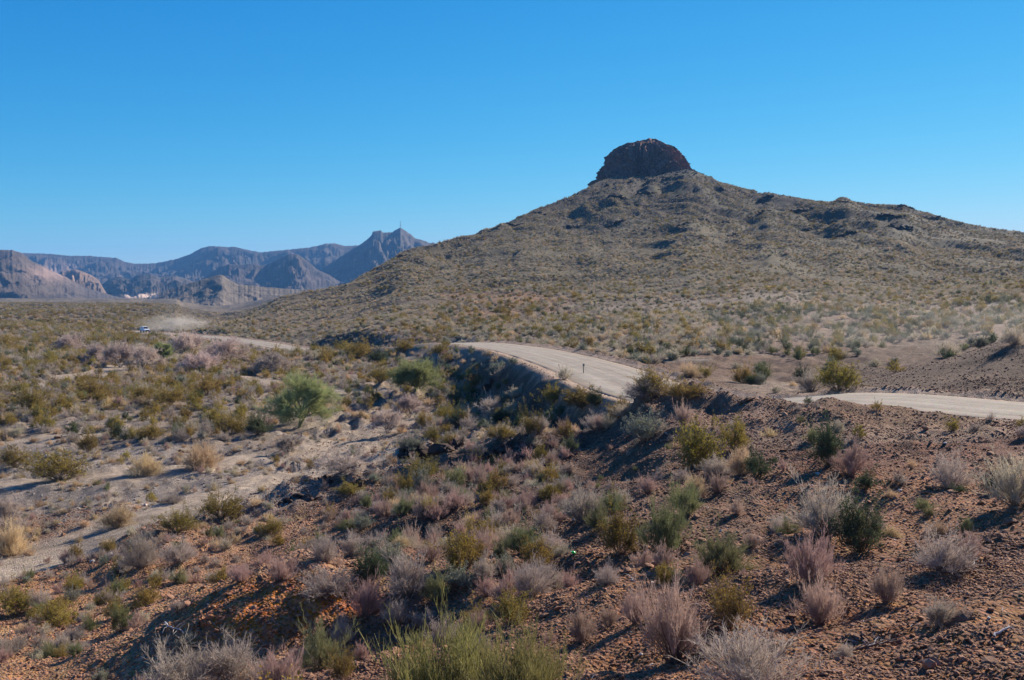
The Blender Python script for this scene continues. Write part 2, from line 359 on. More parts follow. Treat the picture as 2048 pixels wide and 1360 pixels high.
def rock_mat(name, c1, c2, scale=3.0, bump=.5, var=.3, dist=.05, rough=.9):
    m, n, l, b = mat(name)
    tc = n.new('ShaderNodeTexCoord'); oi = n.new('ShaderNodeObjectInfo'); geo = n.new('ShaderNodeNewGeometry')
    a = N(n, 'ShaderNodeTexNoise', Scale=scale, Detail=8.0, Roughness=.65); l.new(tc.outputs['Object'], a.inputs['Vector'])
    c1 = [c * .78 for c in c1]; c2 = [c * .78 for c in c2]
    cr = n.new('ShaderNodeValToRGB'); cr.color_ramp.elements[0].position = .3; cr.color_ramp.elements[1].position = .7
    cr.color_ramp.elements[0].color = (*c1, 1); cr.color_ramp.elements[1].color = (*c2, 1); l.new(a.outputs['Fac'], cr.inputs[0])
    hsv = n.new('ShaderNodeHueSaturation'); l.new(cr.outputs[0], hsv.inputs['Color'])
    mr = n.new('ShaderNodeMapRange'); mr.inputs['To Min'].default_value = 1 - var; mr.inputs['To Max'].default_value = 1 + var
    ad = n.new('ShaderNodeMath'); ad.operation = 'ADD'; l.new(oi.outputs['Random'], ad.inputs[0]); l.new(geo.outputs['Random Per Island'], ad.inputs[1])
    f = n.new('ShaderNodeMath'); f.operation = 'FRACT'; l.new(ad.outputs[0], f.inputs[0]); l.new(f.outputs[0], mr.inputs['Value'])
    l.new(mr.outputs[0], hsv.inputs['Value']); l.new(hsv.outputs[0], b.inputs['Base Color'])
    b.inputs['Roughness'].default_value = rough; b.inputs['Specular IOR Level'].default_value = .2
    bp = N(n, 'ShaderNodeBump', Strength=bump, Distance=dist); l.new(a.outputs['Fac'], bp.inputs['Height']); l.new(bp.outputs[0], b.inputs['Normal'])
    return m

# ------------------------------------------------------------------ ground sheet
def soil_mat():
    m, n, l, b = mat('desert_soil')
    at = n.new('ShaderNodeAttribute'); at.attribute_name = 'Col'; tc = n.new('ShaderNodeTexCoord')
    vo = N(n, 'ShaderNodeTexVoronoi', Scale=17.0); vo2 = N(n, 'ShaderNodeTexVoronoi', Scale=6.0)
    no = N(n, 'ShaderNodeTexNoise', Scale=2.3, Detail=9.0, Roughness=.7); no2 = N(n, 'ShaderNodeTexNoise', Scale=30.0, Detail=4.0, Roughness=.7)
    for x in (vo, vo2, no, no2): l.new(tc.outputs['Object'], x.inputs['Vector'])
    def rng_(src, lo, hi, a=0., b_=1.):
        mr = n.new('ShaderNodeMapRange'); mr.inputs['From Min'].default_value = a; mr.inputs['From Max'].default_value = b_
        mr.inputs['To Min'].default_value = lo; mr.inputs['To Max'].default_value = hi; l.new(src, mr.inputs['Value']); return mr.outputs[0]
    def mul(a, b_):
        x = n.new('ShaderNodeMath'); x.operation = 'MULTIPLY'; l.new(a, x.inputs[0]); l.new(b_, x.inputs[1]); return x.outputs[0]
    s1 = n.new('ShaderNodeSeparateColor'); l.new(vo.outputs['Color'], s1.inputs[0]); s2 = n.new('ShaderNodeSeparateColor'); l.new(vo2.outputs['Color'], s2.inputs[0])
    val = mul(mul(rng_(s1.outputs[0], .68, 1.35), rng_(s2.outputs[0], .85, 1.18)), mul(rng_(no.outputs['Fac'], .72, 1.28, .3, .7), rng_(no2.outputs['Fac'], .8, 1.2, .3, .7)))
    hsv = n.new('ShaderNodeHueSaturation'); l.new(at.outputs['Color'], hsv.inputs['Color']); l.new(val, hsv.inputs['Value'])
    l.new(rng_(s1.outputs[1], .82, 1.1), hsv.inputs['Saturation']); l.new(rng_(s2.outputs[1], .49, .51), hsv.inputs['Hue'])
    l.new(hsv.outputs[0], b.inputs['Base Color']); b.inputs['Roughness'].default_value = .95; b.inputs['Specular IOR Level'].default_value = .12
    sm = n.new('ShaderNodeMath'); sm.operation = 'MULTIPLY_ADD'; sm.inputs[1].default_value = -1.0; l.new(vo.outputs['Distance'], sm.inputs[0]); l.new(no.outputs['Fac'], sm.inputs[2])
    s3 = n.new('ShaderNodeMath'); s3.operation = 'MULTIPLY_ADD'; s3.inputs[1].default_value = .35; l.new(no2.outputs['Fac'], s3.inputs[0]); l.new(sm.outputs[0], s3.inputs[2])
    bp = N(n, 'ShaderNodeBump', Strength=1.0, Distance=.045); l.new(s3.outputs[0], bp.inputs['Height']); l.new(bp.outputs[0], b.inputs['Normal'])
    return m
M_SOIL = soil_mat()
gv = np.stack([GX.ravel(), GY.ravel(), GZ.ravel()], 1)
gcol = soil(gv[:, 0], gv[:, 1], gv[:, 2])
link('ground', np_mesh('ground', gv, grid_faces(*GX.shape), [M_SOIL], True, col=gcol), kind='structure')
# ------------------------------------------------------------------ dirt road
def road_mat():
    m, n, l, b = mat('graded_dirt')
    at = n.new('ShaderNodeAttribute'); at.attribute_name = 'lane'; tc = n.new('ShaderNodeTexCoord')
    mp = n.new('ShaderNodeMapping'); mp.inputs['Scale'].default_value = (1.5, .035, 1); l.new(at.outputs['Vector'], mp.inputs['Vector'])
    a = N(n, 'ShaderNodeTexNoise', Scale=1.0, Detail=6.0, Roughness=.65); l.new(mp.outputs[0], a.inputs['Vector'])
    d = N(n, 'ShaderNodeTexNoise', Scale=.7, Detail=10.0, Roughness=.75); l.new(tc.outputs['Object'], d.inputs['Vector'])
    g = N(n, 'ShaderNodeTexVoronoi', Scale=16.0); l.new(tc.outputs['Object'], g.inputs['Vector'])
    cr = n.new('ShaderNodeValToRGB'); e = cr.color_ramp.elements; e[0].position = .34; e[1].position = .66
    e[0].color = (.215, .178, .138, 1); e[1].color = (.33, .28, .225, 1); l.new(a.outputs['Fac'], cr.inputs[0])
    mx = n.new('ShaderNodeMixRGB'); mx.blend_type = 'OVERLAY'; mx.inputs[0].default_value = .5; l.new(cr.outputs[0], mx.inputs[1]); l.new(d.outputs['Fac'], mx.inputs[2])
    m2 = n.new('ShaderNodeMixRGB'); m2.blend_type = 'OVERLAY'; m2.inputs[0].default_value = .2; l.new(mx.outputs[0], m2.inputs[1]); l.new(g.outputs['Color'], m2.inputs[2])
    # the earth takes over toward the edges
    sx = n.new('ShaderNodeSeparateXYZ'); l.new(at.outputs['Vector'], sx.inputs[0])
    ab = n.new('ShaderNodeMath'); ab.operation = 'ABSOLUTE'; l.new(sx.outputs[0], ab.inputs[0])
    wv = n.new('ShaderNodeMath'); wv.operation = 'MULTIPLY_ADD'; wv.inputs[1].default_value = 2.4; l.new(d.outputs['Fac'], wv.inputs[0]); l.new(ab.outputs[0], wv.inputs[2])
    mr = n.new('ShaderNodeMapRange'); mr.inputs['From Min'].default_value = 3.6; mr.inputs['From Max'].default_value = 5.0; l.new(wv.outputs[0], mr.inputs['Value'])
    m3 = n.new('ShaderNodeMixRGB'); l.new(mr.outputs[0], m3.inputs[0]); l.new(m2.outputs[0], m3.inputs[1]); m3.inputs[2].default_value = (.31, .21, .135, 1)
    l.new(m3.outputs[0], b.inputs['Base Color']); b.inputs['Roughness'].default_value = .95; b.inputs['Specular IOR Level'].default_value = .12
    bp = N(n, 'ShaderNodeBump', Strength=.5, Distance=.06); ad = n.new('ShaderNodeMath'); ad.operation = 'ADD'
    l.new(a.outputs['Fac'], ad.inputs[0]); l.new(d.outputs['Fac'], ad.inputs[1]); l.new(ad.outputs[0], bp.inputs['Height']); l.new(bp.outputs[0], b.inputs['Normal'])
    return m
def build_road():
    P = catmull(ROAD[::2], 6)
    T = np.gradient(P, axis=0)[:, :2]; T /= np.hypot(T[:, 0], T[:, 1])[:, None]; Nn = np.c_[T[:, 1], -T[:, 0]]
    s = np.r_[0, np.cumsum(np.hypot(*np.diff(P[:, :2], axis=0).T))]
    lanes = np.linspace(-HALF, HALF, 21); V = []; A = []
    for l_ in lanes:
        wob = noise(s / 6, np.full(len(s), l_ > 0), 90) * .35 * (abs(l_) > HALF - .3)
        xy = P[:, :2] + Nn * (l_ + wob)[:, None] if np.ndim(wob) else P[:, :2] + Nn * l_
        z = P[:, 2] + .05 * (1 - (l_ / HALF) ** 2) - (.26 if abs(l_) > HALF - .01 else 0) + .018 * noise(s / 4, np.full(len(s), l_ * 1.7), 91)
        V.append(np.c_[xy, z]); A.append(np.c_[np.full(len(s), l_), s, np.zeros(len(s))])
    V = np.concatenate(V); A = np.concatenate(A)
    me = np_mesh('dirt_road', V, grid_faces(len(lanes), len(P))[:, ::-1], [road_mat()], True)
    at = me.attributes.new('lane', 'FLOAT_VECTOR', 'POINT'); at.data.foreach_set('vector', A.astype(np.float32).ravel())
    link('road', me, kind='structure')
build_road()
# ------------------------------------------------------------------ far mountains
RIDGES = [ # metres ahead, front depth, back depth, skyline (photo), sharpness, spur size, spur depth
 (4600,1500,1200,[(-900,500),(-300,500),(40,505),(100,507),(140,511),(180,511),(200,513),(232,515),(250,523),(270,527),(310,526),(350,518),(380,508),(395,499),(410,493),(425,491),(450,493),(470,493),(500,500),(520,504),(560,500),(620,494),(655,486),(670,486),(690,491),(720,490),(760,500),(900,510),(1600,520),(3000,520)],1.25,330,520),
 (3700,1500,900,[(520,640),(560,585),(600,565),(640,540),(680,514),(700,501),(720,489),(735,478),(743,470),(746,462),(762,460),(766,465),(772,464),(785,464),(790,460),(801,454.5),(808,459),(818,466),(822,468),(830,476),(845,480),(862,486),(868,484),(874,492),(900,494),(1000,510),(1300,520),(2000,530)],1.9,230,420),
 (3300,900,700,[(340,640),(380,575),(420,545),(440,534),(458,527),(480,529),(500,527),(530,530),(560,515),(577,507),(595,507),(612,519),(634,538),(660,550),(700,575),(760,640)],1.5,190,300),
 (3000,900,500,[(150,640),(190,580),(215,560),(235,553),(262,558),(275,550),(300,547),(320,554),(350,550),(380,560),(420,580),(480,640)],1.5,170,260),
 (2600,500,700,[(70,640),(100,556),(122,543),(150,538),(166,543),(186,552),(197,560),(215,590),(240,640)],1.3,80,160),
 (2400,1000,900,[(-1500,470),(-400,478),(0,499),(25,500),(42,505),(52,512),(62,521),(80,529),(100,540),(130,553),(170,575),(230,592),(300,608),(360,640)],1.0,240,230),
 (1650,420,500,[(200,640),(270,603),(330,582),(365,570),(400,560),(425,553),(436,549),(447,551),(458,560),(475,568),(520,573),(580,578),(660,581),(760,590),(900,640)],1.0,60,26),
]
def build_mountains():
    nt_, ny_ = 1100, 420
    T = np.concatenate([np.linspace(-1.28, -.60, 160)[:-1], np.linspace(-.60, 0, 1000), np.linspace(0, 1, 160)[1:]]); nt_ = len(T); Y = np.exp(np.linspace(math.log(1150), math.log(6300), ny_))
    Tg, Yg = np.meshgrid(T, Y); X = Tg * Yg; x = X.ravel(); y = Yg.ravel(); t = Tg.ravel()
    zb = -80.0; Z = np.full(len(x), zb); best = np.zeros(len(x), int)
    for k, (yc, wf, wb, skl, pw, ss, sdp) in enumerate(RIDGES):
        S = np.array([ray(u, v) for u, v in skl]); pc = np.interp(t, S[:, 0], S[:, 1]); zc = pc * yc + fbm(t * 260, t * 0 + k, 140 + k, 4) * yc * .0004
        wx = fbm(x / ss, y / ss, 85 + k, 3) * .45; warp = (ridged(x / ss + 3 * k + wx + y / (ss * 3), y / (ss * 1.3) + wx * .9 - x / (ss * 4), 81 + k, 6) - .62)
        fine = ridged(x / (ss * .3) + wx, y / (ss * .33) - wx, 101 + k, 5) * 1.6 - 1
        d = yc - y
        dd = np.clip(d / wf, 0, 1.5)
        amp = sst(0.0, .16, dd) * (1 - sst(.85, 1.3, dd) * .6)
        d2 = d - warp * sdp * 1.15 * amp - fine * ss * (.15 if k < 5 else .05) * amp
        g = np.where(d2 > 0, np.clip(1 - d2 / wf, 0, 1) ** pw, np.clip(1 + d2 / wb, 0, 1) ** 1.6)
        h = zb + (zc - zb) * g * (1.0) + fine * ss * (.014 if k < 4 else .002) * amp * sst(0, .3, g)
        # ledges
        q = h / 34 + fbm(x / 300, y / 300, 120, 2) * .5; fr = q - np.floor(q)
        h = h + (sst(.4, .6, fr) - fr) * 34 * (.3 if k < 4 else 0) * sst(.15, .6, g) * amp
        # keep the skyline where the photograph has it
        up = h > Z; best[up] = k; Z = np.where(up, h, Z)
        del h
    # cap by the composite skyline so spurs do not stick above it
    c = np.empty((len(x), 3)); n1 = fbm(x / 260, y / 500, 131, 5); n2 = fbm(x / 50, y / 110, 132, 4)
    base = {0: (.17, .12, .095), 1: (.15, .115, .09), 2: (.145, .10, .08), 3: (.16, .12, .095), 4: (.50, .32, .22), 5: (.25, .18, .14), 6: (.50, .39, .28)}
    for k, b in base.items(): c[best == k] = b
    lowk = 1 - sst(-75, 20, Z)
    c = c * (1 - lowk[:, None] * .6) + lowk[:, None] * .6 * np.array((.25, .185, .14))
    q = np.sin(Z / 9 + n1 * 3) * .5 + .5
    bq = np.where(best >= 5, .35, 1.0); n1 = n1 * bq; n2 = n2 * bq
    c *= .40 * np.clip(1 + .45 * n1 + .35 * n2 + .25 * (q - .5), .3, 2)[:, None]
    u, v = project(x, y, Z)
    pale = ((np.abs(u - 283) < 34) & (np.abs(v - 592) < 4.5))
    c[pale] = (.50, .36, .27)
    pk = np.exp(-((u - 105) / 45) ** 2 - ((v - 545) / 16) ** 2)[:, None] * .7
    c = c * (1 - pk) + pk * np.array((.40, .26, .20))
    m = rock_mat('mountain_rock', (.7, .7, .7), (1.3, 1.3, 1.3), .01, .5, .0, 20)
    n = m.node_tree.nodes; l = m.node_tree.links
    at = n.new('ShaderNodeAttribute'); at.attribute_name = 'Col'; mx = n.new('ShaderNodeMixRGB'); mx.blend_type = 'MULTIPLY'; mx.inputs[0].default_value = 1
    cr = n['Color Ramp']; l.new(at.outputs['Color'], mx.inputs[1]); l.new(cr.outputs[0], mx.inputs[2]); l.new(mx.outputs[0], n['Principled BSDF'].inputs['Base Color'])
    tx = n['Noise Texture']; tx.inputs['Scale'].default_value = .03
    link('mountains', np_mesh('mountains', np.stack([x, y, Z], 1), grid_faces(ny_, nt_), [m], True, col=np.clip(c, .02, .8)), kind='structure')
build_mountains()
# ------------------------------------------------------------------ the butte
def build_butte():
    yc = 815.0
    L = [(361,1190),(353,1197),(338,1204),(322,1212),(310,1218),(299,1228),(292,1240),(287,1258),(283,1275),(279.5,1298)]
    Rr = [(341,1384),(334,1379),(321,1371),(308,1362),(297,1351),(291,1337),(284,1323),(280.5,1315),(279.2,1306)]
    def side(P):
        q = np.array([ray(u, v) for v, u in P]) * yc; return q[:, 1], q[:, 0]
    zl, xl = side(L); zr, xr = side(Rr)
    ztop = min(zl[-1], zr[-1]) - .2; zbot = zl[0] - 26
    nz_, na = 190, 420
    f = np.linspace(0, 1, nz_); zs = zbot + (ztop - zbot) * (1 - (1 - f) ** 1.35)
    XL = np.interp(zs, zl, xl); XR = np.interp(zs, zr, xr)
    below = zs < zr[0]; XR = np.where(below, xr[0] + (zr[0] - zs) * .7, XR); below = zs < zl[0]; XL = np.where(below, xl[0] - (zl[0] - zs) * .9, XL)
    A = np.linspace(0, 2 * math.pi, na)
    Ag, Zg_ = np.meshgrid(A, zs); hw = ((XR - XL) / 2)[:, None]; cx_ = ((XR + XL) / 2)[:, None]
    ca, sa = np.cos(Ag), np.sin(Ag)
    arc = Ag * 38
    seam = np.minimum(1, np.minimum(Ag, 2 * math.pi - Ag) * 4) # keeps the seam closed
    colm = ridged(arc / 9 + fbm(arc / 14, Zg_ / 22, 201, 3) * .8, Zg_ / 45, 202, 4) - .6
    crk = ridged(arc / 3.4 + fbm(arc / 5, Zg_ / 5, 207, 2) * .5, Zg_ / 14, 206, 3) - .6
    led = np.sin(Zg_ / 2.6 + fbm(arc / 20, Zg_ / 9, 205, 2) * 3)
    side_ = np.abs(ca) ** 6                                             # at the two silhouettes the photo fixes the outline
    rr_ = 1 + seam * (colm * .36 * (1 - .75 * side_) + crk * .17 + fbm(arc / 4, Zg_ / 4, 203, 4) * .06) + .004 * led
    rr_ = 1 + (rr_ - 1) * np.clip(hw / 30, .15, 1)
    X = cx_ + hw * ca * rr_; Y = yc + hw * .8 * sa * rr_
    Z = Zg_ + (fbm(X / 6, Y / 6, 204, 3) * 1.2) * sst(.55, .9, f)[:, None] * (1 - side_ * .5)
    V = np.stack([X.ravel(), Y.ravel(), Z.ravel()], 1)
    Fc = grid_faces(nz_, na)
    V = np.vstack([V, [[cx_[-1, 0], yc, Z[-1].mean() + .3]]]); k0 = (nz_ - 1) * na
    cap = np.array([(k0 + i, k0 + i + 1, len(V) - 1, len(V) - 1) for i in range(na - 1)])
    m = rock_mat('butte_rock', (.05, .03, .024), (.46, .20, .125), .22, 1.0, 0, 1.2)
    n = m.node_tree.nodes; l = m.node_tree.links; mp = n.new('ShaderNodeMapping'); mp.inputs['Scale'].default_value = (1, 1, .3)
    l.new(n['Texture Coordinate'].outputs['Object'], mp.inputs['Vector']); l.new(mp.outputs[0], n['Noise Texture'].inputs['Vector'])
    me = bpy.data.meshes.new('butte'); me.from_pydata(V.tolist(), [], Fc.tolist() + [tuple(c[:3]) for c in cap.tolist()]); me.materials.append(m)
    me.update(); link('butte', me, kind='structure')
build_butte()

# ------------------------------------------------------------------ plant geometry
def unit(a): return a / (np.linalg.norm(a, axis=-1, keepdims=True) + 1e-9)
def ribbons(P0, P1, w0, w1, g):
    """flat twigs from P0 to P1"""
    d = unit(P1 - P0); rnd = unit(g.normal(size=P0.shape)); s = unit(np.cross(d, rnd))
    w0 = np.broadcast_to(w0, (len(P0),))[:, None] * .5; w1 = np.broadcast_to(w1, (len(P0),))[:, None] * .5
    V = np.stack([P0 - s * w0, P0 + s * w0, P1 + s * w1, P1 - s * w1], 1).reshape(-1, 3)
    return V, np.arange(len(V)).reshape(-1, 4)
def leaves(P, size, g, up=.3):
    n = len(P); a = unit(g.normal(size=(n, 3)) + np.array((0, 0, up))); b = unit(np.cross(a, g.normal(size=(n, 3))))
    s = (size * g.uniform(.6, 1.3, n))[:, None]
    V = np.stack([P - a * s * .7, P + b * s * .35, P + a * s * .7, P - b * s * .35], 1).reshape(-1, 3)
    return V, np.arange(len(V)).reshape(-1, 4)
def prism(P, rad, k=5):
    """tapered round limb along points P"""
    P = np.asarray(P, float); n = len(P); V = []
    T = unit(np.gradient(P, axis=0)); ref = np.array((.31, .22, .92)); s = unit(np.cross(T, ref)); q = np.cross(T, s)
    for i in range(n):
        for j in range(k):
            a = 2 * math.pi * j / k; V.append(P[i] + (s[i] * math.cos(a) + q[i] * math.sin(a)) * rad[i])
    Fc = [(i * k + j, i * k + (j + 1) % k, (i + 1) * k + (j + 1) % k, (i + 1) * k + j) for i in range(n - 1) for j in range(k)]
    return np.array(V), np.array(Fc)
def join(parts):
    V = []; Fc = []; o = 0
    for v, f in parts: V.append(v); Fc.append(f + o); o += len(v)
    return np.concatenate(V), np.concatenate(Fc)
def skeleton(g, nst, H, W, spread=1.0, base=.07, lean=0.0, flat=1.0):
    """stems fanning from the root to a lumpy dome: start, mid, tip"""
    gap = g.uniform(0, 6.283); th = gap + 6.283 * g.uniform(.04, .96, nst) ** g.uniform(.75, 1.3); el = np.arccos(g.uniform(0.05, 1, nst) ** flat) * spread
    lob = 1 + .22 * np.sin(th * 3 + g.uniform(0, 6)) * np.sin(el) + .15 * np.sin(th * 5 + g.uniform(0, 6))
    clump = noise(th * 1.3 + g.uniform(0, 50), el * 2.2, int(g.integers(1, 999)))
    rad = g.uniform(.6, 1.0, nst) * lob * (1 + .38 * clump) * np.where(g.uniform(0, 1, nst) < .06, 1.28, 1)
    tip = np.c_[np.sin(el) * np.cos(th) * rad * W / 2 + lean * W, np.sin(el) * np.sin(th) * rad * W / 2, (np.cos(el) * .92 + .10) * rad * H]
    b = np.c_[g.normal(0, base * W / 2, nst), g.normal(0, base * W / 2, nst), np.full(nst, -.04 * H)]
    mid = b * .45 + tip * .55 + np.c_[np.zeros((nst, 2)), .08 * H * np.ones(nst)] + g.normal(0, .03, (nst, 3)) * W
    return b, mid, tip
def along(b, m, t, s):
    s = s[:, None]; return (1 - s) ** 2 * b + 2 * s * (1 - s) * m + s * s * t
def shrub(seed, H, W, nst, nsub, ntip, wst, wtw, ltw=.22, upr=.5, leaf=0, lsize=.02, spread=1.0, flat=1.0, smin=.35, lean=0., jit=.35):
    """returns (branches, fine) meshes"""
    g = np.random.default_rng(seed); b, m, t = skeleton(g, nst, H, W, spread, lean=lean, flat=flat)
    q1 = along(b, m, t, np.full(nst, .5))
    br = join([ribbons(b, q1, wst, wst * .7, g), ribbons(q1, t, wst * .7, wst * .35, g)])
    i = np.repeat(np.arange(nst), nsub); s = g.uniform(smin, 1, len(i)); p0 = along(b[i], m[i], t[i], s)
    out = unit(p0 + np.array((0, 0, .12 * H))); d = unit(out * .6 + np.array((0, 0, upr)) + g.normal(0, jit, p0.shape))
    p1 = p0 + d * (ltw * g.uniform(.5, 1.2, len(i)) * (W + H) * .5)[:, None]
    fine = [ribbons(p0, p1, wtw * 1.2, wtw * .8, g)]
    j = np.repeat(np.arange(len(i)), ntip)
    if len(j):
        s2 = g.uniform(.25, 1, len(j))[:, None]; a0 = p0[j] * (1 - s2) + p1[j] * s2
        d2 = unit(d[j] + g.normal(0, jit * 1.3, a0.shape) + np.array((0, 0, upr * .4)))
        a1 = a0 + d2 * (ltw * .5 * g.uniform(.4, 1.2, len(j)) * (W + H) * .5)[:, None]
        fine.append(ribbons(a0, a1, wtw * .9, wtw * .4, g))
    else: a0, a1 = p0, p1
    if leaf:
        lf = []
        k = np.repeat(np.arange(len(a0)), leaf); s3 = g.uniform(.1, 1.05, len(k))[:, None]
        P = a0[k] * (1 - s3) + a1[k] * s3 + g.normal(0, lsize * .8, (len(k), 3))
        lf.append(leaves(P, lsize, g)); br = join([br] + fine); return br, join(lf)
    return br, join(fine)

M = {
 'grey': plant_mat('grey_twigs', (.41, .335, .275), .2, .3, .012),
 'greybark': plant_mat('grey_bark', (.26, .205, .17), .2, .0, .01),
 'pink': plant_mat('pink_twigs', (.43, .295, .24), .2, .3, .015),
 'pinkbark': plant_mat('pink_bark', (.23, .155, .13), .2, .0, .01),
 'creo': plant_mat('creosote_leaf', (.30, .215, .04), .28, .35, .016),
 'creobark': plant_mat('creosote_bark', (.20, .15, .105), .25, .0, .01),
 'fir': plant_mat('joint_fir_stem', (.21, .21, .095), .2, .3, .02),
 'firbark': plant_mat('joint_fir_bark', (.15, .12, .085), .2, .0, .01),
 'broom': plant_mat('yellow_green_stem', (.27, .235, .085), .22, .3, .01),
 'tan': plant_mat('straw', (.55, .40, .24), .2, .35, .012),
 'tanbase': plant_mat('old_straw', (.28, .20, .14), .2, .1, .01),
 'pale': plant_mat('pale_twigs', (.48, .41, .30), .22, .3, .014),
 'sage': plant_mat('sage_leaf', (.24, .25, .17), .2, .25, .015),
 'green': plant_mat('dark_green_leaf', (.085, .11, .045), .22, .3, .02),
 'palo': plant_mat('palo_verde_twig', (.31, .33, .14), .2, .35, .01),
 'palobark': plant_mat('palo_verde_bark', (.24, .25, .12), .15, .0, .01),
 'treebark': plant_mat('dark_bark', (.13, .10, .085), .2, .0, .01),
 'rosy': plant_mat('leafless_twigs', (.52, .40, .345), .15, .35, .012),
 'cholla': plant_mat('cholla_spines', (.62, .55, .30), .15, .3, .01),
 'chollabase': plant_mat('dead_cholla_joint', (.16, .12, .07), .2, .0, .01),
}
# species: fine material, bark material, builder for near / middle / far detail
SP = {
 'grey':  dict(name='twiggy_shrub', cat='shrub', m=('greybark', 'grey'), ar=.75,
    near=lambda s: shrub(s, .75, 1, 80, 12, 6, .016, .0046, .20, .3, spread=1.0), mid=lambda s: shrub(s, .75, 1, 36, 8, 3, .018, .012, .23, .3)),
 'pink':  dict(name='pink_twig_shrub', cat='shrub', m=('pinkbark', 'pink'), ar=.85,
    near=lambda s: shrub(s, .85, 1, 90, 12, 6, .013, .0040, .22, .8, spread=.92, jit=.24), mid=lambda s: shrub(s, .85, 1, 38, 8, 3, .015, .011, .24, .8, spread=.92, jit=.24)),
 'creo':  dict(name='creosote_bush', cat='bush', m=('creobark', 'creo'), ar=.85,
    near=lambda s: shrub(s, .85, 1, 56, 8, 3, .012, .005, .22, .4, leaf=6, lsize=.020, smin=.4), mid=lambda s: shrub(s, .8, 1, 26, 6, 2, .016, .008, .24, .4, leaf=4, lsize=.042, smin=.35)),
 'fir':   dict(name='joint_fir_bush', cat='bush', m=('firbark', 'fir'), ar=.8,
    near=lambda s: shrub(s, .8, 1, 90, 12, 7, .009, .0045, .20, .7, jit=.32, smin=.45), mid=lambda s: shrub(s, .8, 1, 36, 8, 4, .014, .013, .22, .7, jit=.32, smin=.35)),
 'broom': dict(name='broom_bush', cat='bush', m=('firbark', 'broom'), ar=.8,
    near=lambda s: shrub(s, .8, 1, 130, 10, 5, .007, .0042, .26, 1.0, jit=.26, smin=.4), mid=lambda s: shrub(s, .8, 1, 30, 6, 4, .014, .012, .24, .8, jit=.25)),
 'tan':   dict(name='grass_tussock', cat='grass tussock', m=('tanbase', 'tan'), ar=.6,
    near=lambda s: shrub(s, .62, 1, 190, 7, 3, .007, .006, .26, .5, jit=.35, spread=1.1), mid=lambda s: shrub(s, .6, 1, 70, 5, 2, .014, .014, .28, .5, jit=.35, spread=1.1)),
 'pale':  dict(name='pale_dome_shrub', cat='shrub', m=('greybark', 'pale'), ar=.65,
    near=lambda s: shrub(s, .65, 1, 110, 10, 5, .009, .005, .18, .3, jit=.35), mid=lambda s: shrub(s, .65, 1, 50, 7, 2, .016, .017, .22, .3, jit=.35)),
 'sage':  dict(name='sage_green_shrub', cat='shrub', m=('greybark', 'sage'), ar=.7,
    near=lambda s: shrub(s, .7, 1, 80, 10, 2, .010, .005, .18, .4, leaf=5, lsize=.021), mid=lambda s: shrub(s, .7, 1, 34, 6, 2, .016, .008, .2, .4, leaf=3, lsize=.05)),
 'green': dict(name='dark_green_bush', cat='bush', m=('firbark', 'green'), ar=.85,
    near=lambda s: shrub(s, .85, 1, 64, 9, 3, .012, .005, .20, .5, leaf=6, lsize=.019), mid=lambda s: shrub(s, .85, 1, 30, 6, 2, .016, .008, .22, .5, leaf=4, lsize=.045)),
}
def tree_parts(seed, H, W, ntrunk, nlimb, ntw, wtw, ltw, thick, droop=.2):
    g = np.random.default_rng(seed); limbs = []; P0 = []; P1 = []
    for k in range(ntrunk):
        a = g.uniform(0, 6.28); e = g.uniform(.2, .75) * (ntrunk > 1)
        mid = np.array((math.cos(a) * W * .08 * e * 2, math.sin(a) * W * .08 * e * 2, H * .2)) + g.normal(0, .03 * W, 3) * (1, 1, 0)
        limbs.append(prism([(0, 0, -.1), mid * .5 + g.normal(0, .02, 3), mid], [thick, thick * .85, thick * .7]))
        for q in range(nlimb):
            a2 = g.uniform(0, 6.28)
            el = g.uniform(.1, 1.5); L = g.uniform(.75, 1.05)
            tip = mid + np.array((math.cos(a2) * math.sin(el) * W * .5 * L, math.sin(a2) * math.sin(el) * W * .5 * L, math.cos(el) * H * .66 * L + .04 * H))
            kn = mid * .5 + tip * .5 + g.normal(0, .05, 3) * W * .5 + (0, 0, .04 * H)
            limbs.append(prism([mid, kn, tip], [thick * .62, thick * .38, thick * .14], 4))
            for s_ in range(4):
                s = g.uniform(.35, 1); p = (1 - s) ** 2 * mid + 2 * s * (1 - s) * kn + s * s * tip
                d = unit(tip - mid + g.normal(0, .6, 3) * W * .3) ; e2 = p + d * W * .22 * g.uniform(.6, 1.2)
                limbs.append(prism([p, (p + e2) / 2 + g.normal(0, .02, 3) * W, e2], [thick * .22, thick * .15, thick * .07], 3))
                P0.append(p); P1.append(e2)
            P0.append(kn); P1.append(tip)
    P0 = np.array(P0); P1 = np.array(P1); n = ntw; i = g.integers(0, len(P0), n); s = g.uniform(.2, 1.05, n)[:, None]
    a0 = P0[i] * (1 - s) + P1[i] * s; out = unit(P1[i] - P0[i]); d = unit(out * .6 + g.normal(0, .55, a0.shape) + (0, 0, .25))
    a1 = a0 + d * (ltw * g.uniform(.5, 1.2, n))[:, None]
    j = np.repeat(np.arange(n), 4); s2 = g.uniform(.2, 1, len(j))[:, None]; b0 = a0[j] * (1 - s2) + a1[j] * s2
    b1 = b0 + unit(d[j] + g.normal(0, .5, b0.shape) - (0, 0, droop * .3)) * (ltw * .6 * g.uniform(.4, 1.2, len(j)))[:, None]
    return join(limbs), join([ribbons(a0, a1, wtw, wtw * .7, g), ribbons(b0, b1, wtw * .8, wtw * .4, g)])
def mesh2(name, parts, mats):
    """both parts in one mesh, for plants too small in view to show them apart"""
    V, Fc = join(parts); mi = np.r_[np.zeros(len(parts[0][1])), np.ones(len(parts[1][1]))]
    return np_mesh(name, V, Fc, mats, midx=mi)
LIB = {}
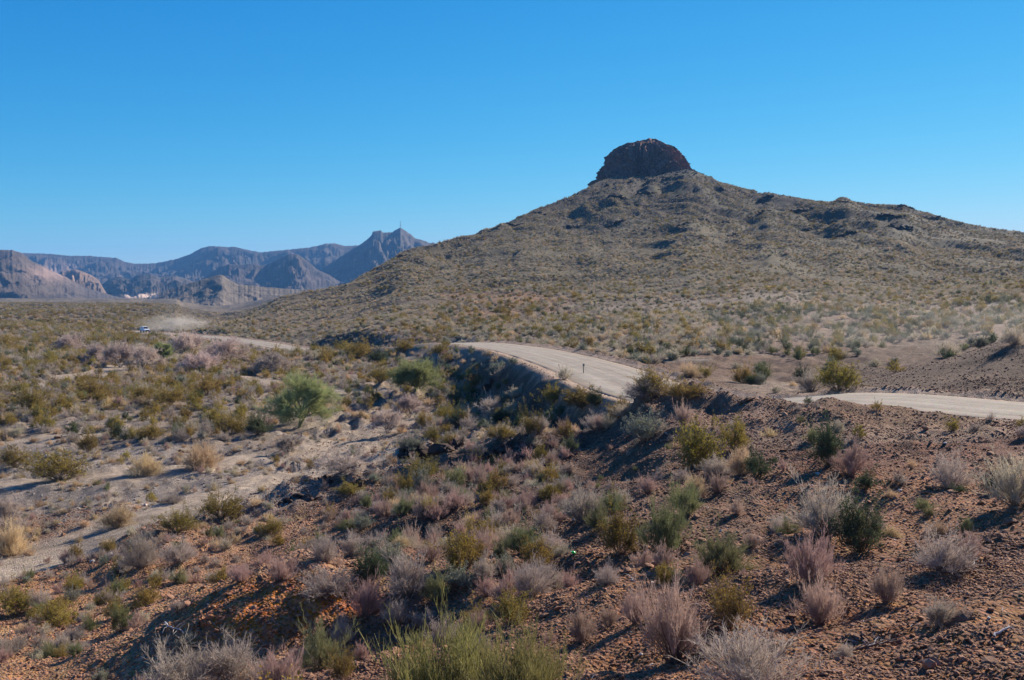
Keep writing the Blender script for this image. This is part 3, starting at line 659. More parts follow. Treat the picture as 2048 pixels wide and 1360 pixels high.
for k_, d_ in SP.items():
    ms = [M[d_['m'][0]], M[d_['m'][1]]]
    nn = []
    for s_ in range(5 if k_ in ('grey', 'pink', 'creo', 'fir') else 3):
        a_, b_ = d_['near'](100 + s_ + hash_k if False else 100 + s_ * 7 + len(k_) * 31)
        nn.append((np_mesh(d_['name'] + '_branches', *a_, mats=[ms[0]]), np_mesh(d_['name'] + '_crown', *b_, mats=[ms[1]])))
    mm = [mesh2(d_['name'], d_['mid'](300 + s_ * 11 + len(k_) * 17), ms) for s_ in range(4)]
    LIB[k_] = (nn, mm)
# ------------------------------------------------------------------ things
UNDER = {'twiggy_shrub': 'twigs', 'pink_twig_shrub': 'twigs', 'grass_tussock': 'blades', 'pale_dome_shrub': 'twigs', 'joint_fir_bush': 'green_stems', 'broom_bush': 'green_stems'}
PLACED = []        # (u, v, name, label) of landmarks
COUNT = {}
def put_plant(kind, x, y, z, wd, ht, label=None, group=None, parts=True, var=None, rot=None, tilt=(0, 0)):
    d = SP[kind]; nn, mm = LIB[kind]; rz = random.uniform(0, 6.283) if rot is None else rot
    ar = d['ar']
    if parts:
        o = link(d['name'], None); a, b = nn[(COUNT.get(kind, 0) if var is None else var) % len(nn)]
        link('branches', a, o); link(UNDER.get(d['name'], 'foliage'), b, o)
    else: o = link(d['name'], mm[COUNT.get(kind, 0) % len(mm)])
    COUNT[kind] = COUNT.get(kind, 0) + 1
    o.location = (x, y, z); o.rotation_euler = (tilt[0], tilt[1], rz); o.scale = (wd, wd, ht / ar)
    o['category'] = d['cat']
    if label: o['label'] = label
    if group: o['group'] = group
    return o
random.seed(11)
def px_scale(y, z=0): return (y * math.cos(PITCH) - z * math.sin(PITCH)) / F
# kind, column of the base, row of the base, width px, height px, label, short name for neighbours
HERO = [
 ('broom', 890, 1440, 270, 185, 'yellow-green broom bush of upright stems at the bottom edge, left half of its clump', 'yellow-green broom clump'),
 ('broom', 1040, 1430, 230, 150, 'yellow-green broom bush at the bottom edge, right half of its clump', None),
 ('fir', 640, 1338, 105, 80, 'grey-green joint fir bush alone on red soil near the bottom edge', 'grey-green bottom bush'),
 ('pink', 1350, 1325, 165, 150, 'largest pinkish twiggy shrub, dense upright stems near the bottom edge', 'largest pink shrub'),
 ('grey', 1500, 1385, 215, 130, 'wide grey twig shrub cut by the bottom edge right of the largest pink shrub', 'wide grey bottom shrub'),
 ('creo', 1460, 1255, 105, 105, 'shrub with rusty yellow tips and dark bare base behind the largest pink shrub', 'rusty-tipped shrub'),
 ('pink', 1272, 1245, 72, 62, 'small pink shrub just above left of the largest pink shrub', None),
 ('pink', 1165, 1283, 64, 60, 'thin pinkish shrub with a dead side branch left of the largest pink shrub', None),
 ('pink', 1640, 1248, 105, 88, 'pink-tipped shrub, lower one of the stacked pair at right', 'lower pink pair shrub'),
 ('pink', 1620, 1165, 112, 90, 'dusty pink shrub, upper one of the stacked pair at right', 'upper pink pair shrub'),
 ('pink', 1772, 1208, 74, 66, 'small reddish pink vase-shaped shrub alone on brown gravel', 'reddish vase-shaped shrub'),
 ('green', 1722, 1103, 118, 108, 'dark green rounded bush with bare stems at its base, right foreground', 'dark green rounded bush'),
 ('grey', 1650, 1070, 125, 108, 'dark grey bare shrub touching the dark green rounded bush', None),
 ('grey', 1880, 1142, 110, 74, 'sparse dark shrub with few crooked branches on brown gravel', 'sparse crooked shrub'),
 ('pink', 1936, 1122, 52, 62, 'narrow brown tuft beside the sparse crooked shrub', None),
 ('grey', 1880, 1255, 70, 60, 'low faint grey shrub near the fallen branch', None),
 ('pink', 1698, 956, 88, 58, 'bright pink leaning shrub below the road shoulder', 'bright pink leaning shrub'),
 ('green', 1658, 935, 80, 88, 'green bush directly behind the bright pink leaning shrub', 'green shoulder bush'),
 ('grey', 1900, 978, 84, 66, 'grey-brown feathery shrub between the pink leaning shrub and the right edge', 'feathery right shrub'),
 ('pale', 2030, 1010, 125, 98, 'large pale tan and grey shrub cut by the right edge', 'pale right-edge shrub'),
 ('fir', 1440, 1148, 122, 78, 'grey-green flat-topped bush in the centre right foreground', 'grey-green flat-topped bush'),
 ('fir', 1322, 1108, 108, 92, 'yellow-green bush over bare brown stems, centre right', 'yellow-green centre bush'),
 ('creo', 1240, 1108, 80, 98, 'orange-yellow thin creosote bush beside the yellow-green centre bush', 'orange-yellow creosote'),
 ('fir', 1368, 1032, 78, 62, 'dusty green bush with straw grass behind it', None),
 ('tan', 1390, 990, 50, 34, 'pale straw tussock behind the dusty green bush', None),
 ('grey', 1165, 1045, 98, 72, 'silvery grey shrub of long bare wands on the dark slope', 'silvery wand shrub'),
 ('fir', 1224, 1028, 56, 40, 'light green bush touching the silvery wand shrub', None),
 ('creo', 1405, 940, 125, 98, 'big golden creosote bush on the dark slope below the road', 'big golden creosote'),
 ('creo', 1470, 905, 60, 60, 'thin golden creosote right of the big golden creosote', None),
 ('green', 1512, 955, 56, 50, 'small deep green bush right of the big golden creosote', None),
 ('grey', 1436, 952, 62, 40, 'mauve-grey shrub at the foot of the big golden creosote', None),
 ('tan', 1482, 948, 48, 44, 'blond grass tussock between the golden creosote and the deep green bush', None),
 ('sage', 1288, 884, 76, 56, 'dark sage bush casting a long shadow on the bare dark slope', 'long-shadow sage bush'),
 ('pink', 1366, 852, 50, 42, 'rosy shrub above the long-shadow sage bush', None),
 ('grey', 1300, 800, 110, 42, 'mauve shrub on the crest under the roadside creosote', None),
 ('fir', 1142, 902, 36, 32, 'small round green bush left of the long-shadow sage bush', None),
 ('pink', 1105, 900, 30, 20, 'tiny pink shrub beside the small round green bush', None),
 ('creo', 1306, 794, 88, 54, 'yellow-green creosote standing against the road bend', 'roadside creosote'),
 ('creo', 1372, 802, 80, 40, 'low olive creosote on the road shoulder right of the bend', None),
 ('fir', 1048, 1106, 92, 54, 'pale green and grey bush right of the dark gully', 'pale green gully bush'),
 ('creo', 925, 1140, 98, 92, 'olive yellow creosote right of the dark gully', 'gully creosote'),
 ('creo', 975, 1090, 60, 50, 'small yellow creosote behind the gully creosote', None),
 ('fir', 872, 1206, 62, 52, 'green bush with yellow sprigs below the gully creosote', None),
 ('sage', 922, 1172, 72, 42, 'blue-grey shrub right of the green bush below the gully', None),
 ('grey', 815, 1195, 95, 90, 'dark grey tangled shrub left of the green gully bush', 'dark tangled shrub'),
 ('grey', 655, 1186, 120, 44, 'sprawling silver-grey shrub on the rim of the orange mound', 'sprawling silver shrub'),
 ('green', 735, 1170, 80, 70, 'dark green bush in the shade of the gully', 'shaded gully bush'),
 ('grey', 790, 1250, 56, 52, 'lilac-grey shrub in front of the orange mound', None),
 ('grey', 680, 1290, 48, 60, 'thin grey shrub behind the grey-green bottom bush', None),
 ('grey', 350, 1395, 150, 95, 'grey shrub at the bottom left edge, left of its thicket', None),
 ('grey', 460, 1375, 150, 100, 'broad grey shrub in the middle of the bottom left thicket', 'bottom left thicket'),
 ('pink', 560, 1385, 110, 75, 'pinkish grey shrub ending the bottom left thicket', None),
 ('creo', 115, 1256, 84, 52, 'yellow creosote with a long shadow near the left edge', 'left yellow creosote'),
 ('creo', 30, 1230, 70, 60, 'olive creosote cut by the left edge', None),
 ('fir', 242, 1262, 50, 50, 'bright green bush with yellow sprigs on orange soil', 'bright green orange-soil bush'),
 ('pale', 288, 1245, 30, 24, 'small white shrub right of the bright green bush', None),
 ('pale', 100, 1295, 34, 18, 'low white shrub below the left yellow creosote', None),
 ('grey', 282, 1135, 80, 64, 'dead grey shrub at the edge of the sandy wash', 'dead wash-edge shrub'),
 ('grey', 358, 1130, 72, 46, 'flat grey-brown shrub right of the dead wash-edge shrub', None),
 ('creo', 440, 1038, 96, 50, 'bright green creosote on the wash bank, right of a pair', 'bright wash-bank creosote'),
 ('creo', 355, 1066, 80, 46, 'yellow-green creosote on the wash bank, left of a pair', None),
 ('creo', 118, 962, 118, 58, 'wide dark olive creosote at the far side of the wash', 'wide olive creosote'),
 ('creo', 30, 935, 70, 40, 'olive creosote left of the wide olive creosote', None),
 ('tan', 240, 1053, 66, 38, 'straw tussock on stones beside the sandy wash', 'stony straw tussock'),
 ('tan', 20, 1112, 70, 56, 'yellow straw tussock cut by the left edge', None),
 ('tan', 402, 938, 74, 46, 'biggest golden straw tussock on the gravel flat', 'golden gravel-flat tussock'),
 ('tan', 290, 950, 62, 36, 'straw tussock left of the biggest golden one', None),
 ('grey', 345, 1008, 40, 22, 'low lilac shrub on the gravel flat', None),
 ('pale', 425, 982, 28, 22, 'round lilac tuft on the gravel flat', None),
 ('creo', 700, 990, 60, 24, 'low olive creosote beside the dark rocks', None),
 ('creo', 850, 960, 70, 40, 'yellow creosote below the dark rock outcrop', 'outcrop creosote'),
 ('sage', 846, 988, 42, 48, 'blue-green leaning shrub on the slope below the outcrop', None),
 ('pink', 912, 1020, 60, 36, 'rose-pink shrub on the dark slope', 'rose slope shrub'),
 ('fir', 910, 975, 56, 36, 'pale green shrub above the rose slope shrub', None),
 ('sage', 820, 905, 56, 32, 'sage bush growing over the dark rock outcrop', None),
 ('grey', 690, 945, 120, 34, 'wide low grey thicket at the end of the sandy wash', 'wide grey wash thicket'),
 ('creo', 1000, 880, 60, 30, 'mustard creosote right of the outcrop', None),
 ('creo', 1165, 818, 85, 40, 'mustard creosote under the road embankment', 'embankment creosote'),
 ('creo', 1105, 810, 60, 40, 'olive creosote left of the embankment creosote', None),
 ('creo', 1675, 780, 96, 58, 'round bright yellow bush behind the road', 'round yellow bush'),
 ('grey', 1622, 785, 66, 40, 'wispy grey shrub left of the round yellow bush', None),
 ('pale', 1892, 716, 52, 34, 'pale straw shrub behind the cut bank', 'cut-bank straw shrub'),
 ('pale', 2030, 690, 56, 32, 'pale straw shrub on top of the cut bank at the right edge', None),
 ('creo', 1790, 745, 32, 24, 'small yellow bush right of the round yellow bush', None),
 ('pale', 1128, 760, 34, 28, 'cream flowering tuft on the embankment beside the marker post', 'cream embankment tuft'),
 ('creo', 720, 715, 70, 34, 'olive bush at the foot of the dark spur', 'spur-foot bush'),
 ('creo', 805, 705, 44, 26, 'round olive bush right of the spur foot', None),
 ('green', 755, 728, 60, 28, 'dark bush in the shaded gully below the far road bend', None),
 ('creo', 885, 712, 60, 24, 'olive bush just below the end of the near road', None),
 ('creo', 960, 778, 54, 30, 'olive bush in the wash below the embankment', None),
 ('creo', 760, 765, 60, 36, 'yellow-brown bush left of the low palo verde', None),
 ('creo', 300, 880, 60, 34, 'olive bush among stones above the gravel flat', 'stone-field olive bush'),
 ('creo', 175, 905, 44, 40, 'dark olive bush left of the stone field', None),
 ('green', 145, 870, 34, 26, 'fresh green bush above the wide olive creosote', None),
 ('creo', 60, 830, 90, 50, 'large olive creosote near the left edge above the bare flats', 'left olive creosote'),
 ('creo', 190, 795, 80, 34, 'olive creosote below the upper sandy patch', None),
 ('creo', 340, 810, 80, 40, 'olive creosote in the middle of the valley scrub', 'mid-valley creosote'),
 ('creo', 415, 790, 60, 36, 'olive creosote right of the mid-valley creosote', None),
 ('creo', 460, 872, 70, 44, 'olive creosote left of the big palo verde', None),
 ('green', 515, 870, 60, 40, 'near-black bush in shade left of the big palo verde', None),
]
for k_, u, v, wp, hp, lab, short in HERO:
    x, y, z = hit(u, min(v, 1358)) if v <= 1358 else (None, None, None)
    if x is None:      # root just outside the lower edge: continue the land forward
        t, p = ray(u, v); zz = Zg(t * _ys, _ys) / _ys; j = int(np.nonzero(zz >= p)[0][0]); y = _ys[j]; x = t * y; z = float(Zg(x, y))
    s = px_scale(y, z)
    put_plant(k_, x, y, z - .02, wp * s * 1.05, hp * s * 1.05, lab, parts=wp > 38)
    PLACED.append((u, v - hp * .4, x, y, short or '', max(wp, hp)))
# --- trees
def put_tree(name, cat, u, v, wp, hp, label, seed, mats, palo=True, partnames=('trunk', 'crown')):
    x, y, z = hit(u, v); s = px_scale(y, z); W = wp * s; H = hp * s
    lw = max(.012, .55 * s)
    a, b = tree_parts(seed, H, W, 3 if palo else 4, 9 if palo else 6, 4200 if palo else 1500, lw, W * .13, W * .019 if palo else W * .013)
    o = link(name, None); o.location = (x, y, z - .02)
    link(partnames[0], np_mesh(name + '_trunk', *a, mats=[mats[0]], smooth=True), o); link(partnames[1], np_mesh(name + '_crown', *b, mats=[mats[1]]), o)
    o['label'] = label; o['category'] = cat
    return o, x, y
for n_, (u, v, wp, hp, lab, short) in enumerate([
    (598, 856, 122, 98, 'largest palo verde tree, feathery green crown on a forked trunk by the gravel flat', 'big palo verde'),
    (832, 782, 100, 52, 'low spreading palo verde tree beneath the shaded road embankment', 'low palo verde'),
    (324, 724, 40, 34, 'small green palo verde tree among rosy leafless trees', 'small palo verde')]):
    o, x, y = put_tree('palo_verde_tree', 'tree', u, v, wp, hp, lab, 400 + n_ * 3, (M['palobark'], M['palo']))
    PLACED.append((u, v - hp * .4, x, y, short, wp))
for n_, (u, v, wp, hp, lab) in enumerate([
    (240, 735, 66, 44, 'rosy leafless tree standing at the end of the upper sandy patch'),
    (285, 742, 70, 44, 'rosy leafless tree in front of the small palo verde, nearest of its grove'),
    (150, 705, 66, 30, 'faint pinkish leafless tree furthest left of the grove'),
    (375, 712, 76, 42, 'tall dark-limbed leafless tree below the far road'),
    (452, 728, 84, 42, 'broad grey leafless tree right of the small palo verde'),
    (545, 745, 62, 34, 'grey leafless tree left of the far road end'),
    (195, 728, 56, 30, 'pale leafless tree over the upper sandy patch'),
    (820, 835, 56, 40, 'small bare tree with curled limbs under the low palo verde'),
    (775, 868, 60, 44, 'crooked dark bare tree leaning over the gravel right of the big palo verde'),
    (985, 855, 72, 50, 'bare grey tree at the foot of the embankment'),
    (400, 745, 70, 36, 'grey leafless tree in front of the dark-limbed one'),
    (575, 905, 50, 34, 'low grey bare tree below the big palo verde'),
    (10, 1075, 70, 80, 'bare grey tree cut by the left edge over the gravel')]):
    o, x, y = put_tree('leafless_tree', 'tree', u, v, wp, hp, lab, 500 + n_ * 5, (M['treebark'], M['rosy'] if n_ not in (5, 9, 11, 12) else M['grey']), palo=False, partnames=('trunk', 'crown'))
    o['group'] = 'leafless trees along the wash'
# --- rocks
M_RD = rock_mat('dark_rock', (.035, .024, .02), (.13, .075, .055), 2.2, .9, .3)
M_RB = rock_mat('brown_stone', (.20, .09, .05), (.46, .25, .15), 4, .5, .35)
M_RG = rock_mat('grey_stone', (.20, .17, .155), (.42, .36, .32), 4, .5, .3)
M_RL = rock_mat('pale_stone', (.5, .42, .36), (.68, .6, .52), 4, .3, .15)
M_RH = rock_mat('hill_rock', (.03, .024, .02), (.11, .078, .06), .5, .9, .35, .4)
def hull(seed, n=14, sc=(1, 1, .7)):
    g = np.random.default_rng(seed); P = unit(g.normal(size=(n, 3))) * g.uniform(.75, 1.05, (n, 1)) * np.array(sc) * .5
    bm = bmesh.new()
    for p in P: bm.verts.new(p)
    bmesh.ops.convex_hull(bm, input=bm.verts); bmesh.ops.triangulate(bm, faces=bm.faces)
    loose = [v for v in bm.verts if not v.link_faces]; bmesh.ops.delete(bm, geom=loose, context='VERTS')
    bm.verts.index_update(); V = np.array([v.co[:] for v in bm.verts]); Fc = np.array([[v.index for v in f.verts] for f in bm.faces]); bm.free(); return V, Fc
HULLS = [hull(s, 15 + s % 6, (1, g1, g2)) for s, (g1, g2) in enumerate([(1, .7), (.8, .6), (.7, .8), (.9, .5), (.75, .55), (.6, .5), (1, .8), (.85, .9)])]
def rotm(g):
    a, b, c = g.uniform(-.5, .5), g.uniform(-.5, .5), g.uniform(0, 6.28); return np.array((Matrix.Rotation(c, 3, 'Z') @ Matrix.Rotation(a, 3, 'X') @ Matrix.Rotation(b, 3, 'Y')))
def outcrop_mesh(x, y, z, W, D_, H, n, seed, m):
    g = np.random.default_rng(seed); parts = []
    for k in range(n):
        a = g.uniform(-1, 1); b = g.uniform(-1, 1); s = (1 - .55 * a * a) * g.uniform(.35, .8)
        px, py = a * W / 2 * .85, b * D_ / 2 * .7
        pz = float(Zg(x + px, y + py)) - z
        v, f = HULLS[g.integers(0, len(HULLS))]; sc = np.array((g.uniform(.26, .42) * W, g.uniform(.5, .8) * D_, H * g.uniform(.9, 1.7))) * (.45 + s)
        parts.append(((v * sc) @ rotm(g).T + (px, py, pz + sc[2] * .12), f))
    return np_mesh('rock_outcrop', *join(parts), mats=[m])
for n_, (u, v, wp, hp, cnt, dark, lab) in enumerate([
    (850, 915, 120, 34, 34, 1, 'dark jagged rock outcrop, biggest one beside the wash'),
    (905, 900, 50, 34, 12, 1, 'dark rocks at the right end of the big outcrop'),
    (712, 975, 56, 34, 14, 1, 'red-brown broken rock block on the slope above the sandy wash'),
    (650, 962, 30, 22, 7, 1, 'small dark rock knob left of the red-brown block'),
    (605, 1000, 90, 20, 14, 1, 'low dark ledge of rock on the wash bank'),
    (1002, 905, 56, 36, 12, 1, 'dark rock hump on the slope right of the big outcrop'),
    (960, 800, 66, 36, 18, 1, 'black shaded rocks at the foot of the embankment'),
    (820, 1080, 50, 22, 10, 0, 'orange crumbling rock patch above the gully'),
    (415, 1248, 44, 20, 12, 0, 'bright orange crumbling rock on the left mound'),
    (1110, 1085, 26, 18, 6, 0, 'brown angular boulder with a pale top on the slope'),
    (1500, 800, 60, 10, 16, 0, 'brown rubble heap along the road shoulder')]):
    x, y, z = hit(u, v); s = px_scale(y, z)
    m = M_RD if dark else (rock_mat('orange_rock', (.30, .12, .05), (.50, .24, .12), 5, .5, .25) if n_ in (7, 8) else M_RB)
    me = outcrop_mesh(x, y, z, wp * s, wp * s * .45, hp * s * .75, cnt, 700 + n_, m)
    o = link('rock_outcrop', me); o.location = (x, y, z); o['label'] = lab; o['category'] = 'rocks'
    PLACED.append((u, v - 8, x, y, '', wp))
HILLROCK = [(1145,456,48,9,'low dark rock band on the left shoulder of the main hill'),(1192,396,18,8,'small dark crag just below the left end of the butte'),
 (1237,445,56,9,'dark rock band below the butte, centre left'),(1236,396,46,13,'dark crags under the left half of the butte'),(1290,388,44,12,'dark crags under the middle of the butte'),
 (1428,448,70,12,'long dark rock ledge right below the butte'),(1370,449,34,7,'short rock ledge between two longer ones below the butte'),(1441,383,22,7,'small dark crag on the right slope of the butte'),
 (1532,400,34,14,'dark knob where the ridge dips right of the butte'),(1600,422,60,12,'slanting dark crag below the ridge, left part'),(1692,470,46,10,'isolated dark rock band in the middle of the right hill'),
 (1615,460,26,9,'small dark rock patch left of the isolated band'),(1782,434,62,10,'broad dark ledge beneath the ridge top at right'),(1802,458,56,15,'darkest rock hump on the right hill'),
 (1812,414,44,7,'rocky rim of the ridge top at right'),(1866,438,52,9,'sloping rock rim right of the ridge top'),(1884,457,22,6,'small rock patch right of the darkest hump'),
 (810,514,34,9,'dark rocks on the skyline at the left foot of the hill'),(1030,452,40,8,'dark rocks on the left skyline of the hill'),(1075,428,44,7,'skyline rocks on the left ridge below the butte'),
 (2000,478,26,6,'small rock patch near the right edge of the ridge'),(1520,430,50,6,'thin rock ledge under the dip of the ridge'),(1470,470,40,6,'thin rock ledge in the bowl below the butte'),
 (930,480,36,6,'low rocks on the skyline left of the hill shoulder'),(1686,404,40,6,'rocky cap of the middle knoll on the ridge')]
for n_, (u, v, wp, hp, lab) in enumerate(HILLROCK):
    x, y, z = hit(u, v); s = px_scale(y, z)
    me = outcrop_mesh(x, y, z, wp * s, hp * s * 1.6, hp * s * .62, 26, 800 + n_, M_RH)
    o = link('rock_outcrop', me); o.location = (x, y, z); o['label'] = lab; o['category'] = 'rocks'; o['group'] = 'rock outcrops on the hill'

# ------------------------------------------------------------------ scatter
def zone_density(x, y, z):
    """plants per square metre and species mix for every point"""
    u, v = project(x, y, z); n = len(x)
    D, Zr, S = near_road(x, y); wm = wash_mask(x, y)
    kinds = ['grey', 'pink', 'creo', 'fir', 'tan', 'pale', 'sage', 'green']
    rho = np.zeros(n); mix = np.zeros((n, 8)); lo = np.full(n, .35); hi = np.full(n, .8)
    def setz(mask, r_, m_, a, b):
        rho[mask] = r_; mix[mask] = m_; lo[mask] = a; hi[mask] = b
    setz(np.ones(n, bool), .78, (.34, .04, .16, .04, .19, .16, .05, .02), .4, 1.35)                  # valley scrub
    setz((y > 140) & (u < 700), .5, (.30, 0, .20, .04, .13, .22, .08, .03), .8, 1.9)
    setz((v > 860) & (u < 800) & (y > 38), .95, (.22, .12, .02, .01, .34, .29, 0, 0), .22, .72)
    setz((v > 725) & (v < 885) & (u < 500) & (y > 45), 1.0, (.32, .03, .25, .04, .15, .13, .06, .02), .4, 1.45)     # gravel flat
    setz((y < 38) & (u < 900), .95, (.40, .20, .10, .07, .08, .09, .06, 0), .28, .75)
    setz((y < 60) & (u >= 700) & (u < 1200) & (v > 880), 1.35, (.36, .30, .07, .08, .05, .06, .08, 0), .35, .85)
    setz((y < 45) & (u >= 1150), .42, (.34, .30, .06, .10, .07, .07, .04, .02), .22, .65)
    setz((y < 15) & (u >= 700), .5, (.40, .36, .02, .06, .08, .06, .02, 0), .12, .4)
    setz((u > 880) & (u < 1260) & (v > 680) & (v < 860), 1.6, (.26, .05, .17, .10, .03, .10, .17, .12), .7, 1.5)   # embankment
    far = y > 185
    setz(far & (u > 330), .62, (.15, 0, .07, .04, .12, .53, .07, .02), .5, 1.25)
    setz(far & (u > 880) & (u < 1150) & (v > 580), .26, (.2, 0, .2, .05, .1, .35, .05, .05), .8, 1.5)
    setz(far & (z > 22), .5, (.30, 0, .10, .07, .08, .25, .14, .06), .5, 1.2)
    setz((y > 62) & (y <= 185) & (u > 900) & (v < 740), .75, (.10, 0, .08, .06, .14, .52, .07, .03), .6, 1.25)
    setz((y > 62) & (y < 175) & (u > 1420) & (v > 600), .30, (.12, 0, .12, .14, .05, .24, .22, .11), .7, 1.5)
    setz((y > 43) & (y <= 62) & (u > 1330), .05, (.3, 0, .1, .1, .1, .3, .1, 0), .4, .8)
    bank = (y > 42) & (y < 70) & (u > 1700) & (v > 660); rho[bank] = .03
    rho *= 1 - .93 * wm
    rho = np.where(D < HALF + .8, 0, rho * (.25 + .75 * sst(HALF + 1.2, HALF + 5, D)))
    rho *= np.clip(1 + .9 * fbm(x / 5, y / 5, 150, 2) + .5 * fbm(x / 30, y / 30, 151, 2), .15, 1.8)
    rho = np.where(y > 170, rho * np.clip(1 + 1.3 * fbm(x / 38, y / 60, 152, 3) + .8 * fbm(x / 12, y / 14, 153, 2), .08, 1.9), rho)
    for bu, bv, hu, hv in [(545,1235,185,58),(1880,905,260,34),(1480,830,130,36),(420,1190,150,30),(1900,735,260,60),(1480,735,180,26),(1950,1230,130,70),(1180,1215,130,40),(1560,1000,60,30)]:
        rho = rho * (1 - .93 * (1 - sst(.5, 1.2, ((u - bu) / hu) ** 2 + ((v - bv) / hv) ** 2)) * (y > 2))
    rho = np.where(v < 352, 0, rho)
    return u, v, rho, mix, lo, hi, kinds
def wedge(ya, yb, n, g, tm=.66):
    y = np.sqrt(g.uniform(ya * ya, yb * yb, n)); t = g.uniform(-tm, tm, n); return t * y, y
g = np.random.default_rng(42); pts = []
for ya, yb, rmax in [(4.5, 40, 2.2), (40, 120, 2.6), (120, 300, 1.5), (300, 900, 1.2)]:
    area = (yb * yb - ya * ya) / 2 * 2 * .66; n = int(area * rmax)
    x, y = wedge(ya, yb, n, g); z = Zg(x, y)
    k = visible(x, y, z); x, y, z = x[k], y[k], z[k]
    u, v, rho, mix, lo, hi, kinds = zone_density(x, y, z)
    ok = g.uniform(0, 1, len(x)) < rho / rmax
    x, y, z, u, v, mix, lo, hi = [q[ok] for q in (x, y, z, u, v, mix, lo, hi)]
    cm = np.cumsum(mix, 1); cm /= cm[:, -1:]; sp = (g.uniform(0, 1, (len(x), 1)) > cm).sum(1)
    sz = lo + (hi - lo) * g.beta(1.6, 2.6, len(x)); sz = np.where(sp == 2, sz * 1.25, sz)
    pts.append(np.c_[x, y, z, u, v, sp, sz])
pts = np.concatenate(pts)
# keep clear of the heroes
keep = np.ones(len(pts), bool)
for (hu, hv, hx, hy, nm, wpx) in PLACED:
    rad = wpx * px_scale(hy) * .5
    keep &= np.hypot(pts[:, 0] - hx, (pts[:, 1] - hy)) > rad + pts[:, 6] * .25
pts = pts[keep]
pts[:, 2] -= .02
inview = (pts[:, 3] > -20) & (pts[:, 3] < 2068) & (pts[:, 4] < 1400)
pxs = pts[:, 6] / (pts[:, 1]) * F * inview
kinds = ['grey', 'pink', 'creo', 'fir', 'tan', 'pale', 'sage', 'green']
LIMIT = {'grey': 270, 'pink': 270, 'creo': 230, 'fir': 270, 'tan': 270, 'pale': 270, 'sage': 270, 'green': 260}
WORD = {'grey': ['grey twiggy shrub', 'lilac-grey shrub', 'bare grey-brown shrub'], 'pink': ['pinkish shrub', 'dusty rose shrub'], 'creo': ['olive creosote bush', 'yellow-green creosote bush'],
        'fir': ['grey-green joint fir bush', 'green joint fir bush'], 'tan': ['straw-coloured tussock', 'golden grass tussock'], 'pale': ['pale domed shrub', 'cream domed shrub'], 'sage': ['sage-green shrub'], 'green': ['dark green bush']}
ORD = ['', 'second ', 'third ', 'fourth ', 'fifth ', 'sixth ', 'seventh ', 'eighth ', 'ninth ', 'tenth ', 'eleventh ', 'twelfth ', 'thirteenth ', 'fourteenth ', 'fifteenth ', 'sixteenth ', 'seventeenth ', 'eighteenth ', 'nineteenth ', 'twentieth ']
ORD += ['twenty-' + o_ for o_ in ['first ', 'second ', 'third ', 'fourth ', 'fifth ', 'sixth ', 'seventh ', 'eighth ', 'ninth ']] + ['thirtieth '] + ['thirty-' + o_ for o_ in ['first ', 'second ', 'third ', 'fourth ', 'fifth ', 'sixth ', 'seventh ', 'eighth ', 'ninth ']]
def place_word(u, v, y, z):
    if y > 185: return 'on the lower slope of the main hill' if u > 330 else 'on the far valley floor'
    if y > 62 and u > 900 and v < 740: return 'on the brown rise behind the road' if u > 1420 else 'on the slope above the road bend'
    if 880 < u < 1260 and 695 < v < 860: return 'on the shaded road embankment'
    if v > 860 and u < 800 and y > 38: return 'on the gravel flat by the wash'
    if y < 38 and u < 900: return 'on the orange slope at lower left'
    if y < 60 and 700 <= u < 1200 and v > 880: return 'on the dark stony slope'
    if y < 45 and u >= 1150: return 'on the brown gravel at lower right'
    if u >= 1300: return 'beside the road'
    return 'in the valley scrub'
LM = [(a, b, nm) for (a, b, _, _, nm, _) in PLACED if nm] + [(1167, 745, 'marker post'), (1300, 310, 'butte'), (290, 662, 'distant car'), (1146, 1109, 'green bottle'), (640, 690, 'dark spur'), (1100, 720, 'road bend'), (2000, 820, 'road at right'), (1950, 570, 'cholla row')]
indiv = np.zeros(len(pts), bool)
todo = []
for s, kn in enumerate(kinds):
    idx = np.nonzero((pts[:, 5] == s) & inview)[0]
    idx = idx[np.argsort(-pxs[idx])][:LIMIT[kn]]; indiv[idx] = True
    for i in idx: todo.append((i, kn))
used = {}
for i, kn in todo:
    x, y, z, u, v, s, sz = pts[i]
    near = sorted(LM, key=lambda q: (q[0] - u) ** 2 + 2.2 * (q[1] - v) ** 2)[0]
    du, dv = u - near[0], v - near[1]
    rel = ('left of' if du < 0 else 'right of') if abs(du) > 1.3 * abs(dv) else ('above' if dv < 0 else 'below')
    pxw = sz / y * F
    szw = 'tiny' if pxw < 16 else 'small' if pxw < 26 else 'medium' if pxw < 45 else 'large'
    used.setdefault((kn, szw, rel, near[2]), []).append((i, math.hypot(du, dv), u))
lab = {}
for (kn, szw, rel, nm), L in used.items():
    L.sort(key=lambda q: q[1])
    wd = WORD[kn][0].split()
    for k, (i, _, _) in enumerate(L):
        t_ = f'{szw} {WORD[kn][0]} {ORD[min(k, len(ORD) - 1)]}nearest {rel} the {nm}' if len(L) > 1 else f'{szw} {WORD[kn][0]} {rel} the {nm}'
        lab[i] = t_ if len(t_.split()) <= 16 else ' '.join(t_.split()[1:])
GROUP = {'grey': 'grey twiggy shrubs scattered on the slopes', 'pink': 'pinkish shrubs scattered on the slopes', 'creo': 'creosote bushes scattered over the valley', 'fir': 'joint fir bushes scattered on the slopes',
         'tan': 'straw tussocks along the wash', 'pale': 'pale domed shrubs scattered over the land', 'sage': 'sage-green shrubs scattered over the land', 'green': 'dark green bushes scattered over the land'}
random.seed(5)
for i, kn in todo:
    x, y, z, u, v, s, sz = pts[i]
    put_plant(kn, x, y, z, sz, sz * SP[kn]['ar'] * random.uniform(.75, 1.2), lab[i], GROUP[kn], parts=(sz / y * F) > 34, tilt=(random.uniform(-.12, .12), random.uniform(-.12, .12)))
